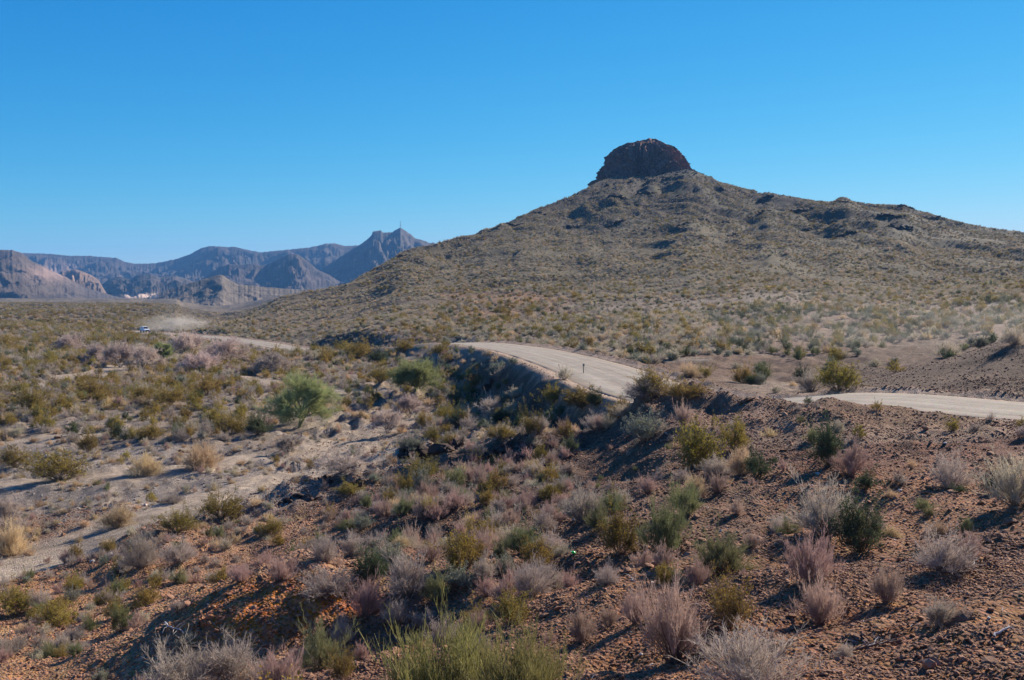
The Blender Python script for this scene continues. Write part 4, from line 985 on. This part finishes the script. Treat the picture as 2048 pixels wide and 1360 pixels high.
# --- all the smaller, further plants of a kind: one object each
def scatter_object(name, P, scl, hgt, idx, meshes, label, cat, rots=None):
    """P (n,3) points; meshes: visible things whose shapes are repeated"""
    me = bpy.data.meshes.new(name); me.vertices.add(len(P)); me.vertices.foreach_set('co', P.astype(np.float32).ravel())
    gg = np.random.default_rng(len(P))
    rot = np.c_[gg.normal(0, .1, (len(P), 2)), gg.uniform(0, 6.283, len(P))] if rots is None else rots
    a = me.attributes.new('rot', 'FLOAT_VECTOR', 'POINT'); a.data.foreach_set('vector', rot.astype(np.float32).ravel())
    a = me.attributes.new('scl', 'FLOAT_VECTOR', 'POINT'); a.data.foreach_set('vector', np.c_[scl, scl, hgt].astype(np.float32).ravel())
    a = me.attributes.new('idx', 'INT', 'POINT'); a.data.foreach_set('value', idx.astype(np.int32))
    o = link(name, me); o['kind'] = 'stuff'; o['label'] = label; o['category'] = cat
    t = bpy.data.node_groups.new(name, 'GeometryNodeTree')
    t.interface.new_socket('Geometry', in_out='INPUT', socket_type='NodeSocketGeometry'); t.interface.new_socket('Geometry', in_out='OUTPUT', socket_type='NodeSocketGeometry')
    gi = t.nodes.new('NodeGroupInput'); go = t.nodes.new('NodeGroupOutput'); ip = t.nodes.new('GeometryNodeInstanceOnPoints')
    jn = t.nodes.new('GeometryNodeJoinGeometry')
    for so in reversed(meshes):
        oi = t.nodes.new('GeometryNodeObjectInfo'); oi.transform_space = 'ORIGINAL'; oi.inputs['Object'].default_value = so; oi.inputs['As Instance'].default_value = False
        gt = t.nodes.new('GeometryNodeGeometryToInstance'); t.links.new(oi.outputs['Geometry'], gt.inputs[0]); t.links.new(gt.outputs[0], jn.inputs[0])
    def attr(nm, ty):
        q = t.nodes.new('GeometryNodeInputNamedAttribute'); q.data_type = ty; q.inputs['Name'].default_value = nm; return q.outputs['Attribute']
    t.links.new(gi.outputs[0], ip.inputs['Points']); t.links.new(jn.outputs[0], ip.inputs['Instance'])
    ip.inputs['Pick Instance'].default_value = True; t.links.new(attr('idx', 'INT'), ip.inputs['Instance Index'])
    e2r = t.nodes.new('FunctionNodeEulerToRotation'); t.links.new(attr('rot', 'FLOAT_VECTOR'), e2r.inputs[0]); t.links.new(e2r.outputs[0], ip.inputs['Rotation'])
    t.links.new(attr('scl', 'FLOAT_VECTOR'), ip.inputs['Scale']); t.links.new(ip.outputs[0], go.inputs[0])
    md = o.modifiers.new('scatter', 'NODES'); md.node_group = t
    return o
rest = ~indiv
RESTLAB = {'grey': 'countless small grey twiggy shrubs over the valley and hill', 'pink': 'small pinkish shrubs further off', 'creo': 'many small olive creosote bushes over the valley and hill', 'fir': 'many small grey-green bushes over the slopes',
           'tan': 'many small straw tussocks over the valley and hill', 'pale': 'countless pale domed shrubs dotting the hill', 'sage': 'many small sage-green shrubs over the hill', 'green': 'many small dark green bushes over the hill'}
for s, kn in enumerate(kinds):
    q = pts[rest & (pts[:, 5] == s)]
    if len(q) < 1: continue
    src = [o for o in COL.objects if o.type == 'MESH' and o.parent is None and o.name.split('.')[0] == SP[kn]['name']][:4]
    seen = {}; 
    for o in src: seen.setdefault(o.data.name, o)
    src = list(seen.values())
    gg = np.random.default_rng(s)
    print('stuff', kn, len(q), len(src))
    scatter_object(SP[kn]['name'].replace('shrub', 'shrubs').replace('bush', 'bushes').replace('tussock', 'tussocks'), q[:, :3], q[:, 6] * (1 + .15 * (q[:, 1] > 150)), q[:, 6] * gg.uniform(.75, 1.2, len(q)), gg.integers(0, len(src), len(q)), src, RESTLAB[kn], SP[kn]['cat'])
# --- stones
def stones():
    g = np.random.default_rng(77)
    src = []
    # individually placed pale and dark stones that stand out
    SPOT = [(1345,880,10,'l','pale flat stone below the bare slope, highest of the pale ones'),(1332,868,9,'l','pale stone left of the rosy shrub'),(1635,950,14,'l','cream stone at the foot of the pink leaning shrub'),
            (1890,888,10,'l','white stone on the shaded bank below the road'),(1148,1042,14,'l','pale stone pair member, left, on the dark slope'),(1162,1038,12,'l','pale stone pair member, right, on the dark slope'),
            (1800,985,12,'l','pale stick-like stone near the feathery right shrub'),(1440,1063,10,'l','tiny white stone right of the dusty green bush'),(1228,1115,16,'b','brown stone right of the green bottle'),
            (1156,1130,14,'b','flat reddish stone below the green bottle'),(185,1125,14,'l','white stone at the lower edge of the sandy wash'),(220,1112,16,'g','blue-grey stone on the sandy wash'),(205,1093,22,'g','dark grey stone in the middle of the sandy wash'),
            (125,1072,18,'b','dark red stone on the far edge of the wash'),(60,1107,16,'g','pale grey stone left of the dark red stone'),(365,905,18,'b','pinkish boulder above the golden tussock'),
            (290,1013,14,'l','white stone on the gravel flat'),(115,878,18,'b','dark red boulder in the valley scrub'),(95,915,16,'l','sunlit stone beside the wide olive creosote'),(530,1035,13,'b','pink stone on the orange slope'),
            (890,1078,10,'l','white stone above the gully creosote'),(2000,1300,26,'b','brown half-buried stone near the lower right corner'),(1920,1322,26,'b','dark red stone at the lower right edge'),
            (1862,1120,16,'b','small dark stone beside the sparse shrub'),(2020,1050,34,'b','dark red boulder at the right edge'),(1960,1180,20,'b','brown cobble right of the crooked shrub'),(1850,862,22,'b','round brown stone below the road edge'),
            (1250,1240,26,'b','dark brown rock under the small pink shrub')]
    for n_, (u, v, wp, c_, lb) in enumerate(SPOT):
        x, y, z = hit(u, v); s = px_scale(y, z) * wp
        V, Fc = HULLS[n_ % 8]; m = {'l': M_RL, 'b': M_RB, 'g': M_RG}[c_]
        o = link('boulder' if wp > 17 else 'stone', np_mesh('stone', V, Fc, mats=[m])); o.location = (x, y, z + s * .15); o.scale = (s, s, s * .8); o.rotation_euler = (0, 0, n_ * 1.3)
        o['label'] = lb; o['category'] = 'stone'; src.append((c_, o))
    S = {c: [o for cc, o in src if cc == c][:8] for c in 'lbg'}
    for ya, yb, n, smin, smax, nm, lb in [(4, 16, 150000, .016, .085, 'gravel', 'loose brown gravel strewn over the near slope'), (14, 48, 150000, .025, .15, 'slope_stones', 'small brown stones covering the dark slope')]:
        x, y = wedge(ya, yb, n, g); D, _, _ = near_road(x, y); wm = wash_mask(x, y)
        cl = fbm(x / 3, y / 3, 160, 2); k = (D > HALF + .3) & (wm < .4) & (g.uniform(-1, 1, n) < cl * 1.4 + .45); x, y = x[k], y[k]; z = Zg(x, y)
        sz = smin + (smax - smin) * g.beta(1, 4.5, len(x)); gg = np.c_[g.uniform(-.6, .6, (len(x), 2)), g.uniform(0, 6.28, len(x))]
        scatter_object(nm, np.c_[x, y, z + sz * .1], sz * 1.5, sz * 1.1, g.integers(0, 8, len(x)) % len(S['b']), S['b'], lb, 'stones', gg)
    twig = [o for o in COL.objects if o.name.startswith('fallen_branch')]
    n = 5200; x, y = wedge(5, 34, n, g); D, _, _ = near_road(x, y); u, v = project(x, y, Zg(x, y)); k = (D > HALF + 1) & (u > 620) & (g.uniform(-1, 1, n) < .3 + fbm(x / 2.5, y / 2.5, 170, 2) * 1.6); x, y = x[k], y[k]
    sz = g.uniform(.10, .32, len(x)); scatter_object('twig_litter', np.c_[x, y, Zg(x, y) + .008], sz, sz * .8, g.integers(0, 3, len(x)) % len(twig[1:4]), twig[1:4], 'bleached twig litter scattered on the gravel', 'twigs', np.c_[g.normal(0, .08, (len(x), 2)), g.uniform(0, 6.28, len(x))])
    n = 5200; x, y = wedge(6, 50, n, g); D, _, _ = near_road(x, y); wm = wash_mask(x, y); k = (D > HALF + 1) & (wm < .3) & (g.uniform(-1, 1, n) < fbm(x / 4, y / 4, 172, 3) * 2.2 - .35); x, y = x[k], y[k]
    sz = .10 + .32 * g.beta(1, 4, len(x)); scatter_object('slope_rocks', np.c_[x, y, Zg(x, y) + sz * .08], sz, sz * .75, g.integers(0, 8, len(x)) % len(S['b']), S['b'], 'angular brown rocks lying loose in clusters on the near slope', 'rocks', np.c_[g.uniform(-.5, .5, (len(x), 2)), g.uniform(0, 6.28, len(x))])
    # blocks fallen from the butte and loose rock over the upper hill
    src_d = []
    for q in range(4):
        v_, f_ = HULLS[q]; xx, yy, zz = hit(1215 + q * 42, 372 - q * 3); o = link('boulder', np_mesh('boulder', v_, f_, mats=[M_RH])); o.location = (xx, yy, zz + .6); o.scale = (3.6 - q * .4, 3, 2.6); o.rotation_euler = (0, .2, q * 1.7)
        o['label'] = ['large dark boulder below the left end of the butte', 'large dark boulder under the butte, left of its middle', 'large dark boulder under the middle of the butte', 'large dark boulder below the right part of the butte'][q]; o['category'] = 'boulder'; src_d.append(o)
    n = 30000; x = g.uniform(-160, 420, n); y = g.uniform(330, 830, n); z = Zg(x, y); rd = np.hypot(x - 105, y - 815)
    pk = np.exp(-(rd - 38) / 45) * 1.2 + sst(12, 60, z) * np.clip(fbm(x / 30, y / 30, 181, 4) * 1.6 - .35, 0, .8); k = (g.uniform(0, 1, n) < pk) & (z > 8); x, y, z, rd = x[k], y[k], z[k], rd[k]
    sz = (.5 + 2.2 * g.beta(1, 4, len(x))) * np.where(rd < 90, 1.5, 1); scatter_object('hill_boulders', np.c_[x, y, z + sz * .1], sz * 1.2, sz * .8, g.integers(0, 4, len(x)), src_d, 'dark loose boulders strewn below the butte and over the upper hill', 'boulders', np.c_[g.uniform(-.5, .5, (len(x), 2)), g.uniform(0, 6.28, len(x))])
    # grey cobbles of the flat and the bars
    n = 46000; x, y = wedge(38, 110, n, g); z = Zg(x, y); u, v = project(x, y, z); wm = wash_mask(x, y)
    k = (u < 1050) & (v > 790) & (wm < .35) & (g.uniform(-1, 1, n) < fbm(x / 4, y / 4, 161, 3) * 1.6 - .05); x, y, z = x[k], y[k], z[k]
    sz = .06 + .3 * g.beta(1, 5, len(x)); gg = np.c_[g.uniform(-.4, .4, (len(x), 2)), g.uniform(0, 6.28, len(x))]
    scatter_object('cobbles', np.c_[x, y, z + sz * .1], sz, sz * .8, g.integers(0, 3, len(x)) % len(S['g']), S['g'], 'grey cobbles strewn over the wash flat', 'stones', gg)
    n = 1500; x, y = wedge(7, 60, n, g); D, _, _ = near_road(x, y); k = D > HALF + 1; x, y = x[k], y[k]; z = Zg(x, y)
    sz = .03 + .09 * g.beta(1, 3, len(x)) ; scatter_object('pale_stones', np.c_[x, y, z + sz * .1], sz, sz * .6, g.integers(0, 8, len(x)) % len(S['l']), S['l'], 'scattered pale stone chips on the slopes', 'stones')
    # rubble windrow along the road and on the cut bank
    n = 60000; x, y = wedge(34, 100, n, g); D, _, Sd = near_road(x, y); z = Zg(x, y); u, v = project(x, y, z)
    k = (D > HALF + .4) & (((D < HALF + 2.2) & (g.uniform(0, 1, n) < .7)) | ((u > 1650) & (D < 22) & (y > 42)) | ((x > -13) & (x < 13) & (y > 40) & (u < 1330) & (v > 700))); x, y, z = x[k], y[k], z[k]
    sz = .05 + .22 * g.beta(1, 5, len(x)); scatter_object('roadside_rubble', np.c_[x, y, z + sz * .15], sz, sz * .8, g.integers(0, 8, len(x)) % len(S['b']), S['b'], 'brown rubble along the road edge and on the cut bank', 'stones')
# ------------------------------------------------------------------ small things
def simple_mat(name, col, rough=.6, metal=0.):
    m, n, l, b = mat(name); nz = N(n, 'ShaderNodeTexNoise', Scale=9.0, Detail=4.0); cr = n.new('ShaderNodeValToRGB')
    cr.color_ramp.elements[0].color = (*[c * .8 for c in col], 1); cr.color_ramp.elements[1].color = (*[min(1, c * 1.15) for c in col], 1)
    l.new(nz.outputs['Fac'], cr.inputs[0]); l.new(cr.outputs[0], b.inputs['Base Color']); b.inputs['Roughness'].default_value = rough; b.inputs['Metallic'].default_value = metal; return m
def bm_obj(name, bm, m, parent=None, bevel=0, smooth=False, **pr):
    if bevel: bmesh.ops.bevel(bm, geom=list(bm.edges), offset=bevel, segments=2, affect='EDGES')
    me = bpy.data.meshes.new(name); bm.to_mesh(me); bm.free(); me.materials.append(m)
    if smooth: me.polygons.foreach_set('use_smooth', [True] * len(me.polygons))
    return link(name, me, parent, **pr)
def box(bm, cx, cy, cz, sx, sy, sz):
    r = bmesh.ops.create_cube(bm, size=1); bmesh.ops.scale(bm, vec=(sx, sy, sz), verts=r['verts']); bmesh.ops.translate(bm, vec=(cx, cy, cz), verts=r['verts']); return r['verts']
def cyl(bm, p, r1, r2, h, rot=None, seg=16):
    r = bmesh.ops.create_cone(bm, cap_ends=True, segments=seg, radius1=r1, radius2=r2, depth=h)
    if rot is not None: bmesh.ops.rotate(bm, verts=r['verts'], cent=(0, 0, 0), matrix=rot)
    bmesh.ops.translate(bm, vec=p, verts=r['verts']); return r['verts']
M_STEEL = simple_mat('rusty_steel', (.12, .085, .065), .7, .3); M_WHITE = simple_mat('white_paint', (.8, .8, .8), .25); M_GLASS = simple_mat('dark_glass', (.015, .02, .022), .08)
M_RUB = simple_mat('rubber', (.02, .02, .02), .9); M_LAMP = simple_mat('headlamp_glass', (.8, .8, .78), .1); M_REFL = simple_mat('reflector', (.25, .20, .16), .4)
# marker post by the road
x, y, z = hit(1167, 753); s = px_scale(y, z)
o = link('marker_post', None, label='thin dark marker post with a small plate standing at the road edge', category='post'); o.location = (x, y, z); H_ = 25 * s
bm = bmesh.new(); box(bm, 0, 0, H_ * .45, .05, .03, H_ * 1.1); box(bm, 0, .02, H_ * .45, .015, .03, H_ * 1.1); bm_obj('post', bm, M_STEEL, o, .004)
bm = bmesh.new(); box(bm, 0, -.03, H_ * .9, .13, .012, .17); bm_obj('plate', bm, M_REFL, o, .004)
# small grey post beside the near end of the far road
# radio tower on the peak
t, p = ray(801, 455.5); yt = 3690.0; HT = 15 * yt / F
o = link('radio_tower', None, label='thin lattice radio tower on top of the far pointed peak', category='tower'); o.location = (t * yt, yt, p * yt - 3)
bm = bmesh.new(); w0 = 1.9
for sx in (-1, 1):
    for sy in (-1, 1):
        P = [(sx * w0, sy * w0, 0), (sx * .5, sy * .5, HT)]; V, Fc = prism(P, [.28, .2], 4)
        vs = [bm.verts.new(q) for q in V]; [bm.faces.new([vs[i] for i in f]) for f in Fc]
for k in range(9):
    z0 = HT * k / 9; z1 = HT * (k + 1) / 9; a = w0 + (.5 - w0) * k / 9; b = w0 + (.5 - w0) * (k + 1) / 9
    for P in ([(-a, -a, z0), (b, -b, z1)], [(a, a, z0), (-b, b, z1)], [(-a, a, z0), (-b, -b, z1)], [(a, -a, z0), (b, b, z1)]):
        V, Fc = prism(P, [.14, .14], 3); vs = [bm.verts.new(q) for q in V]; [bm.faces.new([vs[i] for i in f]) for f in Fc]
bm_obj('mast', bm, M_STEEL, o)
for hz in (.92, .45):
    bm = bmesh.new(); box(bm, 0, 0, HT * hz, 4.2, 2.2, .5); cyl(bm, (0, -1.6, HT * hz), 1.3, 1.0, .5, Matrix.Rotation(math.pi / 2, 3, 'X')); bm_obj('antenna', bm, M_STEEL, o, 0)
# car coming down the road in its dust
j = int(np.argmin(np.hypot(ROAD[:, 0] - ray(290, 664)[0] * 316, ROAD[:, 1] - 316)))
cx, cy, cz = ROAD[j]; dr = ROAD[j - 3] - ROAD[j + 3]; ang = math.atan2(dr[1], dr[0])
car = link('car', None, label='distant pale four wheel drive car driving toward the viewer ahead of its dust', category='car'); car.location = (cx, cy, cz + .06); car.rotation_euler = (0, 0, ang)
def loft(secs):
    """cross sections along x -> closed body"""
    bm = bmesh.new(); rings = [[bm.verts.new(p) for p in s] for s in secs]
    for a, b in zip(rings, rings[1:]):
        for i in range(len(a)): bm.faces.new((a[i], a[(i + 1) % len(a)], b[(i + 1) % len(a)], b[i]))
    bm.faces.new(rings[0][::-1]); bm.faces.new(rings[-1]); bmesh.ops.recalc_face_normals(bm, faces=bm.faces); return bm
def sec(x, w, z0, z1): return [(x, -w, z0), (x, w, z0), (x, w * 1.0, z0 + (z1 - z0) * .6), (x, w * .9, z1), (x, -w * .9, z1), (x, -w * 1.0, z0 + (z1 - z0) * .6)]
bd = bm_obj('body', loft([sec(-2.3, .86, .5, 1.05), sec(-2.2, .95, .42, 1.15), sec(-1, .97, .38, 1.15), sec(.8, .97, .38, 1.13), sec(1.9, .94, .42, 1.03), sec(2.3, .82, .48, .92)]), M_WHITE, car, .03)
bm_obj('cabin', loft([sec(-2.15, .82, 1.1, 1.15), sec(-1.95, .84, 1.1, 1.76), sec(-.2, .84, 1.1, 1.84), sec(.35, .84, 1.1, 1.78), sec(1.1, .84, 1.08, 1.14)]), M_WHITE, car, .02)
bm = bmesh.new(); vs = [bm.verts.new(q) for q in [(1.06, -.72, 1.2), (1.06, .72, 1.2), (.47, .64, 1.72), (.47, -.64, 1.72)]]; bm.faces.new(vs); bmesh.ops.solidify(bm, geom=bm.faces[:], thickness=-.04); bm_obj('windscreen', bm, M_GLASS, car)
for sy in (-1, 1):
    for xa, xb in ((-1.8, -.95), (-.88, .25)):
        bm = bmesh.new(); box(bm, (xa + xb) / 2, sy * .80, 1.42, xb - xa, .06, .42); bm_obj('window', bm, M_GLASS, car, .01)
    bm = bmesh.new(); cyl(bm, (2.22, sy * .62, .80), .12, .11, .12, Matrix.Rotation(math.pi / 2, 3, 'Y')); bm_obj('headlight', bm, M_LAMP, car)
    for wx in (-1.4, 1.4):
        bm = bmesh.new(); cyl(bm, (wx, sy * .86, .38), .38, .38, .25, Matrix.Rotation(math.pi / 2, 3, 'X'), 24); wh = bm_obj('wheel', bm, M_RUB, car, .02)
        bm = bmesh.new(); cyl(bm, (wx, sy * .985, .38), .21, .19, .03, Matrix.Rotation(math.pi / 2, 3, 'X'), 20); bm_obj('rim', bm, M_STEEL, wh)
bm = bmesh.new(); box(bm, 2.3, 0, .68, .08, 1.0, .22); bm_obj('grille', bm, M_RUB, car, .01)
bm = bmesh.new(); box(bm, 2.3, 0, .50, .16, 1.7, .14); bm_obj('bumper', bm, M_RUB, car, .02)
# green bottle
x, y, z = hit(1146, 1112); s = px_scale(y, z); L_ = 10.5 * s
m, n, l, b = mat('green_plastic'); b.inputs['Base Color'].default_value = (.02, .62, .10, 1); b.inputs['Roughness'].default_value = .25; b.inputs['Coat Weight'].default_value = .3
nz = N(n, 'ShaderNodeTexNoise', Scale=20.0); bp = N(n, 'ShaderNodeBump', Strength=.2); l.new(nz.outputs['Fac'], bp.inputs['Height']); l.new(bp.outputs[0], b.inputs['Normal'])
o = link('bottle', None, label='bright green plastic bottle lying on brown gravel', category='bottle'); o.location = (x, y, z + .05); o.rotation_euler = (0, R(68), R(200))
prof = [(-.5, .01), (-.5, .22), (-.44, .27), (.1, .27), (.25, .2), (.34, .10), (.44, .09)]
V = []; k = 14
for h_, r_ in prof:
    for q in range(k): V.append((math.cos(q * 6.2832 / k) * r_ * L_, math.sin(q * 6.2832 / k) * r_ * L_, h_ * L_))
Fc = [(i * k + q, i * k + (q + 1) % k, (i + 1) * k + (q + 1) % k, (i + 1) * k + q) for i in range(len(prof) - 1) for q in range(k)]
link('bottle_body', np_mesh('bottle_body', V, Fc, [m], True), o)
bm = bmesh.new(); cyl(bm, (0, 0, .48 * L_), .115 * L_, .115 * L_, .1 * L_); bm_obj('cap', bm, M_WHITE, o, .002)
# fallen branches
def branch(u, v, px, ang, seed, lab, m, th=.02, nt_=7):
    x, y, z = hit(u, v); g = np.random.default_rng(seed); L = px * px_scale(y, z); parts = []
    P = [np.array((0, 0, th))]
    for k in range(7): P.append(P[-1] + np.array((L / 7, g.normal(0, L * .03), 0)))
    P = np.array(P); ca, sa = math.cos(ang), math.sin(ang)
    def world(Q, lift):
        Q = np.asarray(Q); X = Q[:, 0] * ca - Q[:, 1] * sa; Y = Q[:, 0] * sa + Q[:, 1] * ca
        return np.c_[X, Y, Zg(x + X, y + Y) - z + lift + Q[:, 2]]
    parts.append(prism(world(P, th * .6), np.linspace(th, th * .4, len(P)), 6))
    for k in range(nt_):
        i = g.integers(1, 7); d = g.uniform(.12, .35) * L; a = g.choice((-1, 1)) * g.uniform(.4, 1.1)
        Q = [P[i], P[i] + (math.cos(a) * d * .5, math.sin(a) * d * .5, d * .25), P[i] + (math.cos(a) * d, math.sin(a) * d * .9, d * g.uniform(.1, .5))]
        parts.append(prism(world(Q, th * .4), [th * .45, th * .3, th * .12], 4))
    o = link('fallen_branch', np_mesh('fallen_branch', *join(parts), mats=[m], smooth=True), label=lab, category='branch'); o.location = (x, y, z)
M_DEAD = simple_mat('weathered_wood', (.42, .38, .36), .9); M_DARKW = simple_mat('dark_dead_wood', (.14, .10, .085), .9)
branch(1670, 1315, 150, .25, 1, 'fallen branch with grey twigs lying on the gravel at lower right', M_DARKW, .018, 12)
branch(1725, 1300, 70, .8, 2, 'bleached broken twigs on top of the fallen branch area', M_DEAD, .008, 10)
branch(1988, 1283, 55, .55, 3, 'bleached bare stick near the right edge', M_DEAD, .014, 2)
branch(1945, 1135, 32, .9, 4, 'short white stick beside the narrow brown tuft', M_DEAD, .01, 2)
branch(330, 1250, 90, -.8, 5, 'curved pale dead branch over the orange soil at lower left', M_DEAD, .02, 6)
branch(1270, 1165, 60, 1.6, 6, 'dead grey stick below the orange-yellow creosote', M_DEAD, .01, 5)
stones()
# cholla
def cholla(u, v, hp, seed, lab):
    x, y, z = hit(u, v); s = px_scale(y, z); H = hp * s; g = np.random.default_rng(seed)
    o = link('cholla_cactus', None, label=lab, category='cactus', group='cholla cacti on the rises'); o.location = (x, y, z - .03)
    tr = [prism([(0, 0, 0), (.02, .01, H * .3), (0, .03, H * .62)], [H * .09, H * .08, H * .07], 7)]; arms = []; spn = []
    for k in range(16):
        a = g.uniform(0, 6.28); h0 = H * g.uniform(.38, .72); el = g.uniform(.3, 1.1); L = H * g.uniform(.2, .36)
        p0 = np.array((0, 0, h0)); p1 = p0 + np.array((math.cos(a) * math.sin(el), math.sin(a) * math.sin(el), math.cos(el))) * L
        arms.append(prism([p0, (p0 + p1) / 2, p1, p1 + (p1 - p0) * .12], [H * .045, H * .06, H * .055, H * .02], 6))
        n = 130; s2 = g.uniform(.1, 1.1, n)[:, None]; c = p0 * (1 - s2) + p1 * s2; d = unit(g.normal(size=(n, 3)))
        spn.append(ribbons(c + d * H * .03, c + d * H * .11, H * .012, H * .004, g))
    link('trunk', np_mesh('cholla_trunk', *join(tr), mats=[M['chollabase']], smooth=True), o)
    link('arms', np_mesh('cholla_arms', *join(arms), mats=[M['cholla']], smooth=True), o); link('spines', np_mesh('cholla_spines', *join(spn), mats=[M['cholla']]), o)
for n_, (u, v, hp, lab) in enumerate([(1936, 574, 14, 'cholla cactus, leftmost of the row on the low ridge at right'), (1947, 574, 12, 'cholla cactus, second from left in the row at right'),
    (1960, 574, 11, 'cholla cactus in the middle of the row at right'), (1972, 574, 12, 'cholla cactus, second from right in the row at right'), (1982, 575, 15, 'cholla cactus, tallest, at the right end of the row'),
    (1190, 614, 15, 'single golden cholla cactus on the slope above the road bend'), (1271, 600, 12, 'small golden cholla right of the single one above the road bend')]):
    cholla(u, v, hp, 900 + n_, lab)
# yuccas / stalky plants on the spur end
# ------------------------------------------------------------------ dust and haze
def volume_box(name, c, s, density, col, label, noise_scale=None, aniso=.3, rotz=0, falloff=None):
    bm = bmesh.new(); bmesh.ops.create_icosphere(bm, subdivisions=3, radius=1) if falloff else bmesh.ops.create_cube(bm, size=2)
    m = bpy.data.materials.new(name); m.use_nodes = True; n = m.node_tree.nodes; l = m.node_tree.links
    n.remove(n['Principled BSDF']); pv = n.new('ShaderNodeVolumePrincipled'); pv.inputs['Color'].default_value = (*col, 1); pv.inputs['Density'].default_value = density; pv.inputs['Anisotropy'].default_value = aniso
    l.new(pv.outputs[0], n['Material Output'].inputs['Volume'])
    if falloff:
        tc = n.new('ShaderNodeTexCoord'); ln = n.new('ShaderNodeVectorMath'); ln.operation = 'LENGTH'; l.new(tc.outputs['Object'], ln.inputs[0])
        nz = N(n, 'ShaderNodeTexNoise', Scale=2.2, Detail=4.0, Roughness=.6); l.new(tc.outputs['Object'], nz.inputs['Vector'])
        a = n.new('ShaderNodeMapRange'); a.inputs['From Min'].default_value = 1; a.inputs['From Max'].default_value = .15; l.new(ln.outputs['Value'], a.inputs['Value'])
        b = n.new('ShaderNodeMapRange'); b.inputs['From Min'].default_value = .38; b.inputs['From Max'].default_value = .7; l.new(nz.outputs['Fac'], b.inputs['Value'])
        mu = n.new('ShaderNodeMath'); mu.operation = 'MULTIPLY'; l.new(a.outputs[0], mu.inputs[0]); l.new(b.outputs[0], mu.inputs[1])
        m2 = n.new('ShaderNodeMath'); m2.operation = 'MULTIPLY'; m2.inputs[1].default_value = density; l.new(mu.outputs[0], m2.inputs[0]); l.new(m2.outputs[0], pv.inputs['Density'])
    me = bpy.data.meshes.new(name); bm.to_mesh(me); bm.free(); me.materials.append(m)
    o = link(name, me, kind='stuff', label=label, category='dust' if falloff else 'haze'); o.location = c; o.scale = s; o.rotation_euler = (0, 0, rotz); return o
volume_box('haze', (0, 100, 71), (8600, 6800, 154), 0.8e-4, (.20, .50, 1.0), 'blue air between the viewer and the far mountains', aniso=0)
volume_box('dust_cloud', (cx + 7, cy + 7, cz + 2.2), (13, 6, 4.2), .30, (.95, .86, .78), 'pale dust raised behind the distant car', falloff=True, rotz=.4)

tq, pq = ray(1900, 650); yq = 95.0
volume_box('dust_veil', (tq * yq, yq, -4.4), (36, 22, 4.2), .009, (.93, .88, .82), 'faint dust drifting over the slope behind the cut bank at right', falloff=True, rotz=-.2)
